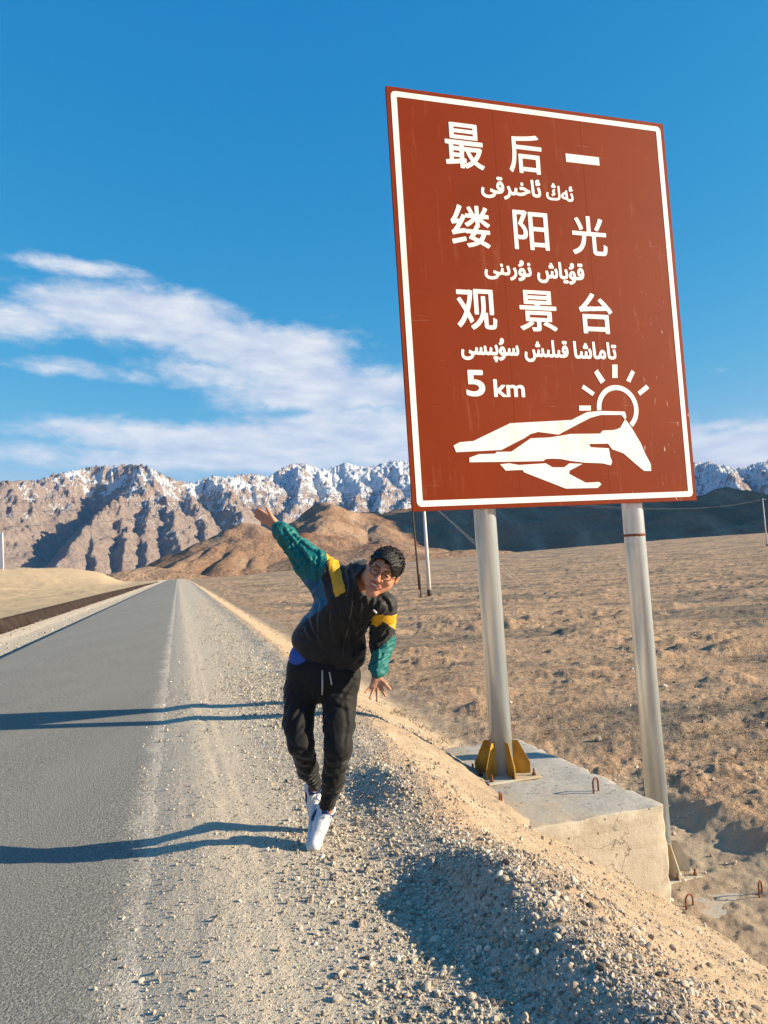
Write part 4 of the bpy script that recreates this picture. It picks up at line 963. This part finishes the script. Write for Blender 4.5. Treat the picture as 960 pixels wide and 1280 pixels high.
# ---- clothing
def cloth(nm, rgb, rough=.5, sheen=.0,  fold=6., spec=.4):
    m, k, b = new_mat(nm); P = obj_co(k)
    n_ = k.noise(P, 60., 4, .6); k.l(k.mix(n_, tuple(c*.85 for c in rgb), tuple(min(1, c*1.12) for c in rgb)), b.inputs['Base Color'])
    b.inputs['Roughness'].default_value = rough; b.inputs['Specular IOR Level'].default_value = spec
    b.inputs['Sheen Weight'].default_value = sheen; b.inputs['Sheen Roughness'].default_value = .45
    w1 = k.noise(k.map(P, (11, 11, 17), (.4, .3, .2)), 1., 4, .55, .8)
    bump(k, b, k.math('ADD', k.math('MULTIPLY', w1, 1.), k.math('MULTIPLY', k.noise(P, 700., 2), .03)), .40, .014); return m
m_black = cloth('black_nylon', (.010, .0098, .0095), .6, sheen=.24, spec=.3); m_teal = cloth('teal_nylon', (.003, .125, .120), .6); m_blue = cloth('petrol_blue_nylon', (.006, .085, .17), .5)
m_yel = cloth('amber_nylon', (.62, .32, .012), .5); m_pants = cloth('black_trouser_cloth', (.010, .0098, .0095), .7, sheen=.15, spec=.2)
m_tee = cloth('pale_undershirt', (.50, .48, .47), .8); m_band = cloth('blue_waistband', (.02, .07, .34), .6)
def folds(V, N, p, q, amp, fr=46., seed=0, lo_=0., hi_=1., skew=.6):
    """creases running across a limb between p and q"""
    d = q-p; L = np.linalg.norm(d); d = d/L; t = ((V-p) @ d)/L
    u1 = nv(np.cross(d, [.3, .9, .2])); u2 = np.cross(d, u1); a = (V-p) @ u1; c = (V-p) @ u2
    w_ = smooth(lo_-.12, lo_+.05, t)*smooth(hi_+.12, hi_-.05, t)*smooth(.16, .10, np.hypot(a, c))
    f = 1-np.abs(perlin(t*L*fr+a*fr*skew, c*fr*.35+a*fr*.2, seed))*2
    g = 1-np.abs(perlin(t*L*fr*.5-c*fr*.35, a*fr*.3+3, seed+5))*2
    return V+N*((f*.55+g*.6-.4)*amp*w_)[:, None]
def creases(V, N, lines, amp, wpx):
    """pinched folds along lines surveyed from the photograph: a ridge with a groove beside it, on the camera side of the cloth"""
    x, y = to_px(V); face = np.clip((N @ nv(toc)-.05)*2.5, 0, 1); D_ = np.zeros(len(V))
    for L in lines:
        for (x0, y0), (x1, y1) in zip(L[:-1], L[1:]):
            dx, dy = x1-x0, y1-y0; l2 = dx*dx+dy*dy; t = np.clip(((x-x0)*dx+(y-y0)*dy)/l2, 0, 1)
            ox, oy = x-x0-t*dx, y-y0-t*dy; sgn = np.sign(ox*dy-oy*dx); r_ = np.hypot(ox, oy)/wpx
            tt = ((x-x0)*dx+(y-y0)*dy)/l2; fade = smooth(-.15, .1, tt)*smooth(1.15, .9, tt)
            D_ += fade*amp*(sgn*r_*np.exp(-r_*r_*.9)*1.6)
    return V+N*(np.clip(D_, -amp*1.6, amp*1.6)*face)[:, None]
# jacket
jl = np.array([J[q] for q in ('waist', 'chest', 'neck', 'sl', 'el_', 'wl', 'sr', 'er', 'wr', 'pel')])
fj = Field(jl.min(0)-.17, jl.max(0)+.17, .0042)
tf = nv(toc)
hemL, hemR = Q(377.5, 799, 4.13), Q(441, 824, 4.10)
fj.limb(Q(398, 790, 4.12), Q(432, 803, 4.10), .112, .105, .05, (tf, .85))
fj.limb(Q(408, 800, 4.12), Q(430, 762, 4.05), .150, .150, .05, (tf, .82))
fj.limb(Q(425, 770, 4.07), Q(448, 730, 4.0), .135, .108, .05, (tf, .84))
fj.limb(Q(438, 748, 4.03), Q(415, 724, 4.04), .115, .075, .05); fj.limb(Q(452, 742, 4.0), Q(476, 757, 3.98), .115, .074, .05)
fj.limb(hemL, hemR, .056, .060, .05, None); fj.limb(Q(395, 806, 4.13), Q(430, 815, 4.11), .105, .105, .04, (tf, .9))
fj.limb(J['sl'], J['el_'], .074, .068, .04); fj.limb(J['el_'], Q(353, 665, 4.225), .067, .055, .03)
fj.limb(Q(402, 735, 4.06), Q(384, 708, 4.12), .062, .066, .05)
fj.limb(J['sr'], J['er'], .068, .062, .035); fj.limb(J['er'], Q(473, 833, 3.97), .060, .048, .03)
# cuffs
fj.limb(Q(352.5, 664, 4.225), Q(348.2, 659.8, 4.235), .047, .038, .006); fj.limb(Q(473.3, 835, 3.965), Q(472.8, 841, 3.945), .047, .036, .006)
# stand collar, open for the neck
cb = Q(456, 722, 3.98); ca = nv(hd(0, -.06, -.02)-J['neck'])
fj.limb(cb-ca*.02, cb+ca*.065, .092, .084, .03)
fj.limb(cb+ca*.03, cb+ca*.16, .070, .092, .008, sub=True)
JV, JF = fj.mesh(); JV = relax(JV, JF, 3, .5); N_ = vert_normals(JV, JF)
JV = folds(JV, N_, J['sl'], Q(348, 659, 4.24), .011, 30, 701, .0, .98, 1.3); JV = folds(JV, N_, J['sr'], J['wr'], .010, 32, 711, .1, .95, 1.2)
q_ = JV-J['chest']; a_, u_ = q_ @ CR, q_ @ CU
fld = 1-2*np.abs(perlin(a_*13+u_*5, u_*3-a_*1.5, 721)); fl2 = 1-2*np.abs(perlin(a_*7-u_*10, u_*3+a_*4, 725))
wt = smooth(.26, .12, np.abs(a_+.1*u_))
JV = JV+N_*((fld*.55+fl2*.45-.4)*.015*wt)[:, None]
N_ = vert_normals(JV, JF)
JV = creases(JV, N_, [[(446, 742), (450, 757), (447, 775)], [(455, 742), (459, 760), (452, 786)], [(466, 746), (463, 762), (457, 778)], [(474, 752), (468, 770), (458, 796)], [(438, 758), (446, 772), (457, 800)],
    [(434, 770), (443, 790), (446, 815)], [(424, 760), (430, 785), (432, 812)], [(414, 756), (412, 780), (420, 808)], [(400, 752), (396, 776), (398, 800)], [(386, 772), (392, 790), (404, 808)], [(376, 795), (392, 800), (412, 818)],
    [(380, 786), (386, 796)], [(462, 800), (450, 812), (438, 822)], [(478, 745), (486, 752), (489, 764)], [(404, 712), (398, 728), (386, 748)], [(432, 712), (436, 730), (432, 748)]], .0075, 3.0)
JV = creases(JV, N_, [[(356, 662), (372, 682), (392, 706)], [(362, 662), (380, 680), (402, 694)], [(352, 672), (364, 694), (380, 716)], [(372, 676), (384, 696), (394, 722)], [(398, 688), (400, 700), (398, 716)], [(385, 690), (380, 702), (372, 712)], [(366, 676), (360, 684), (354, 690)],
    [(486, 790), (478, 800), (468, 806)], [(484, 806), (474, 812), (464, 812)], [(480, 818), (474, 826), (464, 830)], [(470, 800), (472, 816), (470, 834)]], .0075, 2.3)
N_ = vert_normals(JV, JF)
fx, fy = to_px(JV[JF].mean(1)); wob = 1.2*perlin(fx*.15, fy*.15, 3); fx2, fy2 = fx+wob, fy+wob
mi = np.zeros(len(JF), int)
mi[in_poly(fx2, fy2, [(325, 640), (362, 640), (404, 684), (409, 697), (404, 716), (398, 735), (380, 742), (352, 712)])] = 1
mi[in_poly(fx2, fy2, [(372, 735), (385, 722), (396, 728), (402, 722), (406, 740), (409, 755), (399, 764), (384, 774), (366, 786)])] = 2
mi[in_poly(fx2, fy2, [(408.3, 690), (422, 690), (427, 718.6), (431, 739), (419, 746.6), (414, 723), (409.5, 707)])] = 3
mi[in_poly(fx2, fy2, [(465.5, 769.5), (500, 768), (500, 790), (493, 786), (478.6, 777), (470.5, 784), (463, 779.5)])] = 3
mi[in_poly(fx2, fy2, [(440, 824), (459, 819.5), (470, 812), (487, 799), (500, 790), (500, 860), (440, 860)]) & (fx > 455)] = 1
jacket = person_obj('jacket', JV, JF, [m_black, m_teal, m_blue, m_yel], person, mi)
bm = bmesh.new(); p_ = Q(467.5, 763, 3.87); q2 = Q(471.5, 767.5, 3.87)
# place the zip tab on the cloth surface
dd = np.abs(to_px(JV)[0]-468.5)+np.abs(to_px(JV)[1]-765); cand = np.where(dd < 4)[0]; dep = float((JV[cand] @ CF).min()) if len(cand) else 3.87
def on_cloth(px, py, off=.006):
    xx, yy = to_px(JV); c_i = np.where((np.abs(xx-px) < 2.5) & (np.abs(yy-py) < 2.5))[0]
    d = ray(px, py); zc = ((JV[c_i]-CC) @ CF).min() if len(c_i) else 3.9
    return CC+d*(zc-off)/(d @ CF)
bm_tube(bm, [on_cloth(466.3, 762.3)-L0, on_cloth(468.4, 764.3)-L0, on_cloth(470.8, 766.6)-L0], [.006, .007, .006], 6)
bm_obj('chest_label', bm, m_tee, jacket)
bm = bmesh.new(); bm_tube(bm, [on_cloth(x, y, .003)-L0 for x, y in ((442, 739), (440.5, 750), (439, 762), (436.5, 776), (433, 792), (430, 806), (428, 822))], .0035, 6)
bm_obj('zip', bm, m_black, jacket)
# undershirt and waistband in the gap at his right side
fs_ = Field(J['waist']-.26, J['waist']+.26, .006)
fs_.limb(Q(385, 800, 4.14), Q(390, 826, 4.15), .072, .078, .02); fs_.limb(Q(384, 804, 4.14), Q(425, 812, 4.13), .068, .09, .03, (tf, .8))
SV, SF_ = fs_.mesh(); person_obj('undershirt', SV, SF_, m_tee)
fs_ = Field(J['pel']-.3, J['pel']+.3, .005)
fs_.limb(Q(381.5, 819, 4.15), Q(425, 832, 4.14), .076, .08, .02); fs_.limb(Q(384, 826, 4.15), Q(420, 838, 4.14), .100, .10, .03, (tf, .85))
SV, SF_ = fs_.mesh(); person_obj('underwear_waistband', SV, SF_, m_band)
# trousers
pl_ = np.array([J[q] for q in ('pel', 'hl', 'hr', 'kl', 'al', 'kr', 'ar', 'waist')])
ft = Field(pl_.min(0)-.16, pl_.max(0)+.16, .0042)
ft.limb(Q(381, 838, 4.16), Q(428, 846, 4.13), .102, .098, .05, (tf, .95)); ft.limb(Q(376, 828, 4.16), Q(438, 841, 4.12), .060, .050, .03); ft.limb(Q(402, 838, 4.13), Q(402, 850, 4.12), .12, .12, .05, (tf, .9))
ft.limb(Q(376, 862, 4.16), Q(372.5, 905, 4.08), .094, .076, .04); ft.limb(Q(372.5, 905, 4.08), J['kl'], .076, .066, .03)
ft.limb(J['kl'], Q(385, 962, 4.19), .066, .056, .03); ft.limb(Q(385, 962, 4.19), Q(393, 978, 4.29), .055, .034, .02)
ft.limb(Q(425, 862, 4.12), Q(424, 905, 4.05), .098, .080, .03); ft.limb(Q(424, 905, 4.05), J['kr'], .080, .071, .03)
ft.limb(J['kr'], Q(416.5, 975, 4.07), .070, .058, .03); ft.limb(Q(416.5, 975, 4.07), Q(409.5, 1003, 4.115), .057, .040, .02)
ft.limb(Q(409.6, 1003, 4.115), Q(409, 1007, 4.12), .041, .039, .01); ft.limb(Q(393, 977, 4.295), Q(394, 980.5, 4.32), .037, .036, .01)
ft.limb(Q(441, 850, 4.10), Q(441.5, 858, 4.09), .030, .026, .03)
TV, TF_ = ft.mesh(); TV = relax(TV, TF_, 3, .5); N_ = vert_normals(TV, TF_)
TV = folds(TV, N_, J['hr'], J['kr'], .006, 15, 741, .05, .9, 1.4); TV = folds(TV, N_, J['kr'], J['ar'], .007, 24, 747, .1, .95, .9)
TV = folds(TV, N_, J['hl'], J['kl'], .007, 14, 751, .05, .9, 1.6); TV = folds(TV, N_, J['kl'], J['al'], .006, 24, 757, .1, .95, .9)
N_ = vert_normals(TV, TF_)
TV = creases(TV, N_, [[(390, 868), (380, 885), (370, 905)], [(384, 874), (372, 896), (366, 922)], [(372, 866), (364, 880), (358, 896)], [(366, 940), (378, 948), (390, 950)], [(368, 952), (380, 958), (394, 958)], [(376, 966), (386, 970), (396, 968)], [(362, 925), (370, 934), (384, 938)],
    [(408, 868), (420, 880), (436, 888)], [(412, 858), (428, 866), (442, 868)], [(404, 890), (412, 905), (416, 925)], [(434, 946), (424, 952), (410, 950)], [(436, 956), (424, 964), (408, 962)], [(432, 970), (420, 976), (404, 972)], [(428, 984), (416, 988), (402, 984)], [(420, 996), (410, 998), (400, 994)], [(432, 880), (436, 905), (432, 932)], [(446, 852), (438, 860), (430, 872)]], .0042, 3.2)
trousers = person_obj('trousers', TV, TF_, m_pants)
m_cord = cloth('grey_cord', (.42, .41, .40), .8)
def on_tr(px, py, off=.006):
    xx, yy = to_px(TV); c_i = np.where((np.abs(xx-px) < 2.5) & (np.abs(yy-py) < 2.5))[0]
    d = ray(px, py); zc = ((TV[c_i]-CC) @ CF).min() if len(c_i) else 4.0
    return CC+d*(zc-off)/(d @ CF)
for L_ in ([(402.8, 838), (402.9, 848), (403, 858), (402.6, 868.5)], [(411.6, 840), (412.8, 846), (414.6, 856)]):
    bm = bmesh.new(); bm_tube(bm, [on_tr(*p)-L0 for p in L_], .0048, 6); bm_obj('drawstring', bm, m_cord, trousers)

# ---- shoes
m_shoe = cloth('white_shoe_leather', (.60, .60, .61), .5); m_sole = cloth('white_rubber_sole', (.62, .63, .66), .6); m_navy = cloth('navy_trim', (.015, .035, .11), .5); m_sock = cloth('white_sock', (.7, .68, .66), .9)
def shoe(fwd, up_, sd, heel):
    """upper, sole, collar, laces and side mark built in the shoe's own frame"""
    tp = heel+fwd*.285
    W_ = lambda f, u, s: heel+fwd*f+up_*u+sd*s
    f = Field(np.minimum(heel, tp)-.16, np.maximum(heel, tp)+.16, .0032)
    f.limb(W_(.045, .030, 0), W_(.13, .032, 0), .042, .040, .02); f.limb(W_(.13, .032, 0), W_(.235, .018, -.004), .042, .036, .02, (up_, .78))
    f.limb(W_(.050, .045, 0), W_(.060, .082, 0), .040, .040, .02); f.limb(W_(.075, .070, 0), W_(.16, .040, 0), .034, .033, .02)
    f.limb(W_(.052, .075, 0), W_(.062, .14, 0), .034, .036, .006, sub=True)
    f.cut(W_(0, -.012, 0), -up_)
    V_, F_ = f.mesh(); V_ = relax(V_, F_, 1); q = (V_[F_].mean(1)-heel); cf, cu, cs_ = q @ fwd, q @ up_, q @ sd
    o = empty('shoe', (0, 0, 0)); o.parent = person
    u = person_obj('upper', V_, F_, [m_shoe, m_navy], o, ((cu > .070) & (cf < .10)).astype(int))
    f = Field(np.minimum(heel, tp)-.16, np.maximum(heel, tp)+.16, .0032)
    f.limb(W_(.042, -.012, 0), W_(.13, -.010, 0), .046, .042, .02, (up_, .36)); f.limb(W_(.13, -.010, 0), W_(.238, -.004, -.004), .043, .041, .02, (up_, .36))
    V_, F_ = f.mesh(); person_obj('sole', V_, F_, m_sole, o)
    bm = bmesh.new()
    for i in range(5):
        c = .112+i*.020; hgt = .096-.60*(c-.09)
        bm_tube(bm, [W_(c, hgt-.012, -.022)-L0, W_(c+.006, hgt, 0)-L0, W_(c, hgt-.012, .022)-L0], .0035, 5)
    bm_tube(bm, [W_(.10, .098, .004)-L0, W_(.115, .105, .026)-L0, W_(.135, .085, .034)-L0], .003, 5); bm_tube(bm, [W_(.10, .098, -.004)-L0, W_(.118, .104, -.024)-L0, W_(.14, .082, -.030)-L0], .003, 5)
    bm_obj('laces', bm, m_sock, o)
    for s_ in (-1, 1):
        bm = bmesh.new(); bm_tube(bm, [W_(.135, .036, s_*.040)-L0, W_(.115, .012, s_*.044)-L0, W_(.08, .022, s_*.0435)-L0, W_(.035, .045, s_*.037)-L0], [.004, .010, .007, .002], 6); bm_obj('side_mark', bm, m_navy, o)
    bm = bmesh.new(); bm_tube(bm, [W_(.054, .070, 0)-L0, W_(.057, .092, 0)-L0], [.0375, .0365], 16); bm_obj('sock', bm, m_sock, o)
    return o
for fr_ in SHOES: shoe(*fr_)
# ================================================================ STONES AND DRY TUFTS
ico = bmesh.new(); bmesh.ops.create_icosphere(ico, subdivisions=1, radius=1.)
IV = np.array([v.co[:] for v in ico.verts]); ico.verts.ensure_lookup_table(); IF = np.array([[v.index for v in f.verts] for f in ico.faces]); ico.free()
m_stone, k, b = new_mat('pale_gravel_stone'); P = obj_co(k)
tone = k.n('ShaderNodeAttribute', attribute_name='tone').outputs['Fac']
oi = k.n('ShaderNodeObjectInfo').outputs['Random']
tt_ = k.math('FRACT', k.math('ADD', tone, oi))
c_ = k.ramp(tt_, [(0., (.13, .10, .08)), (.25, (.29, .235, .18)), (.55, (.45, .37, .285)), (.8, (.56, .475, .375)), (1., (.70, .62, .51))])
c_ = k.mix(k.math('MULTIPLY', k.mr(k.noise(P, 55., 4, .7), .4, .7), .4), c_, (.40, .33, .26))
k.l(c_, b.inputs['Base Color']); b.inputs['Roughness'].default_value = .9
bump(k, b, k.noise(P, 130., 4, .7), .5, .004)
rs_ = np.random.default_rng(21)
def rand_rot(n):
    q = rs_.normal(size=(n, 4)); q /= np.linalg.norm(q, axis=1, keepdims=True); w_, x, y, z = q.T
    return np.stack([np.stack([1-2*(y*y+z*z), 2*(x*y-z*w_), 2*(x*z+y*w_)], -1), np.stack([2*(x*y+z*w_), 1-2*(x*x+z*z), 2*(y*z-x*w_)], -1), np.stack([2*(x*z-y*w_), 2*(y*z+x*w_), 1-2*(x*x+y*y)], -1)], 1)
# candidates: (s, t) strips with their own density and size law
def strip(n, s0, s1, t0, t1, a, b_, pw):
    u = rs_.random(n); s = s0*(s1/s0)**u; t = rs_.uniform(t0, t1, n); sz = a*(1-rs_.random(n)*(1-(b_/a)**(-pw)))**(-1/pw); return s, t, sz
SS_ = [strip(66000, 1.5, 11., -.36, 1.75, .0028, .014, 2.2), strip(5200, 1.5, 5.5, .45, 1.6, .006, .021, 2.6), strip(16000, 7., 45., -.25, 1.9, .007, .022, 2.4),
       strip(26000, 2., 9., 1.25, 4.4, .0035, .022, 2.2), strip(13000, 6., 70., 2.5, 36., .010, .07, 2.3), strip(9000, 12., 90., -5.5, -3.9, .012, .045, 2.3)]
s_ = np.concatenate([q[0] for q in SS_]); t_ = np.concatenate([q[1] for q in SS_]); z_ = np.concatenate([q[2] for q in SS_])
x_, y_ = xy(s_, t_); d_ = t_-lip_t(s_)
co_ = .10+.90*smooth(.35, .95, t_+.35*fbm(s_*.7, t_*.9, 3, 91))*smooth(.22, -.05, d_)
keep = np.where(d_ > .15, rs_.random(len(s_)) < .30+.5*smooth(-.1, .3, fbm(x_*1.1, y_*1.1, 3, 93)), rs_.random(len(s_)) < np.where(z_ > .006, co_, .30+.70*co_))
ok = keep & (y_ > .8) & (np.abs(np.arctan2(x_, y_)) < D(33))
aa, nn_ = an(x_, y_); ok &= ~((aa > -.02) & (aa < 1.66) & (nn_ > -1.3) & (nn_ < 1.5) & (d_ > .9))
s_, t_, z_, x_, y_ = s_[ok], t_[ok], z_[ok], x_[ok], y_[ok]
h_ = height(x_, y_); h_ = np.where((t_ < ROAD_R+.12) & (t_ > ROAD_L), np.maximum(h_, .006), h_)
app = z_/np.hypot(x_, y_); order = np.argsort(-app)
nearst = (np.hypot(x_, y_) < 7); big_i = order[nearst[order]][:300]; rest = np.setdiff1d(np.arange(len(x_)), big_i)
n = len(rest); R3 = rand_rot(n); sc3_ = z_[rest][:, None]*rs_.uniform(.6, 1.15, (n, 3))*np.array([1, 1, .8])
V0 = IV[None]*(1+rs_.normal(0, .17, (n, len(IV), 1)))*sc3_[:, None, :]
V0 = np.einsum('nij,nkj->nki', R3, V0); V0 += np.stack([x_[rest], y_[rest], h_[rest]+z_[rest]*rs_.uniform(.05, .5, n)], -1)[:, None, :]
F0 = (IF[None]+(np.arange(n)*len(IV))[:, None, None]).reshape(-1, 3)
me = mesh_np('gravel', V0.reshape(-1, 3), F0, False); attr(me, 'tone', np.repeat(rs_.random(n), len(IV)))
gravel = link('gravel', me, m_stone); tag(gravel, kind='stuff')
# the larger stones one by one, sharing a dozen shapes
i2 = bmesh.new(); bmesh.ops.create_icosphere(i2, subdivisions=2, radius=1.); JV2 = np.array([v.co[:] for v in i2.verts]); JF2 = np.array([[v.index for v in f.verts] for f in i2.faces]); i2.free()
shapes = []
for q in range(12):
    v = JV2.copy(); 
    for _ in range(7):                                  # broken faces: clip the ball by random planes
        nrm_ = nv(rs_.normal(size=3)); dd_ = v @ nrm_; lim = rs_.uniform(.45, .8); v -= np.clip(dd_-lim, 0, None)[:, None]*nrm_
    v *= np.array([1.15, .95, .75])*(1+.03*rs_.normal(size=(len(v), 1)))
    me = mesh_np('stone', v, JF2, False); attr(me, 'tone', np.full(len(v), .45)); me.materials.append(m_stone); shapes.append(me)
for i in big_i:
    owner = shoulder if d_[np.where(ok)[0][i]] < .12 else ground
    o = bpy.data.objects.new('stone', shapes[int(rs_.integers(12))]); COL.objects.link(o); o.parent = owner
    o.location = (x_[i], y_[i], h_[i]+z_[i]*.25); o.scale = [z_[i]*f for f in rs_.uniform(.8, 1.2, 3)]; o.rotation_euler = (rs_.uniform(-.5, .5), rs_.uniform(-.5, .5), rs_.uniform(0, 6.28))
# dry grass on the plain: small straw tufts, nobody could count them
m_straw, k, b = new_mat('dry_straw'); tn = k.n('ShaderNodeAttribute', attribute_name='tone').outputs['Fac']
k.l(k.ramp(tn, [(0., (.07, .04, .025)), (.55, (.20, .12, .06)), (.85, (.38, .23, .09)), (1., (.54, .38, .18))]), b.inputs['Base Color'])
nt_ = 5200; u = rs_.random(nt_); s1 = 7*(160/7)**u; t1 = rs_.uniform(3.0, 3.6+s1*.95)
x1, y1 = xy(s1, t1); pk = (fbm(x1*.25, y1*.35, 3, 97) > .0) & (y1 > 2) & (np.arctan2(x1, y1) < D(32)); a1_, n1_ = an(x1, y1)
pk &= ~((a1_ > -.2) & (a1_ < 4.) & (n1_ > -2) & (n1_ < 2.2)); x1, y1 = x1[pk], y1[pk]; z1 = height(x1, y1); n1 = len(x1); nb = 14
ang = rs_.uniform(0, 6.28, (n1, nb)); ln = rs_.uniform(.03, .09, (n1, nb))*(1+np.hypot(x1, y1)[:, None]/60); lean = rs_.uniform(.6, 1.3, (n1, nb)); wd = .0035*(1+np.hypot(x1, y1)[:, None]/14)
bx, by = x1[:, None]+np.cos(ang)*.11*rs_.random((n1, nb)), y1[:, None]+np.sin(ang)*.11*rs_.random((n1, nb))
p0 = np.stack([bx-np.sin(ang)*wd, by+np.cos(ang)*wd, z1[:, None]-.01+0*ang], -1); p1 = np.stack([bx+np.sin(ang)*wd, by-np.cos(ang)*wd, z1[:, None]-.01+0*ang], -1)
p2 = np.stack([bx+np.cos(ang)*ln*lean, by+np.sin(ang)*ln*lean, z1[:, None]+ln*(.75-.5*lean)], -1)
VT = np.stack([p0, p1, p2], 2).reshape(-1, 3); me = mesh_np('dry_grass', VT, np.arange(len(VT)).reshape(-1, 3), False); attr(me, 'tone', np.repeat(np.clip(rs_.random((n1, 1))*.75+rs_.random((n1, nb))*.25, 0, 1).ravel(), 3))
dg = link('dry_grass', me, m_straw); tag(dg, kind='stuff')
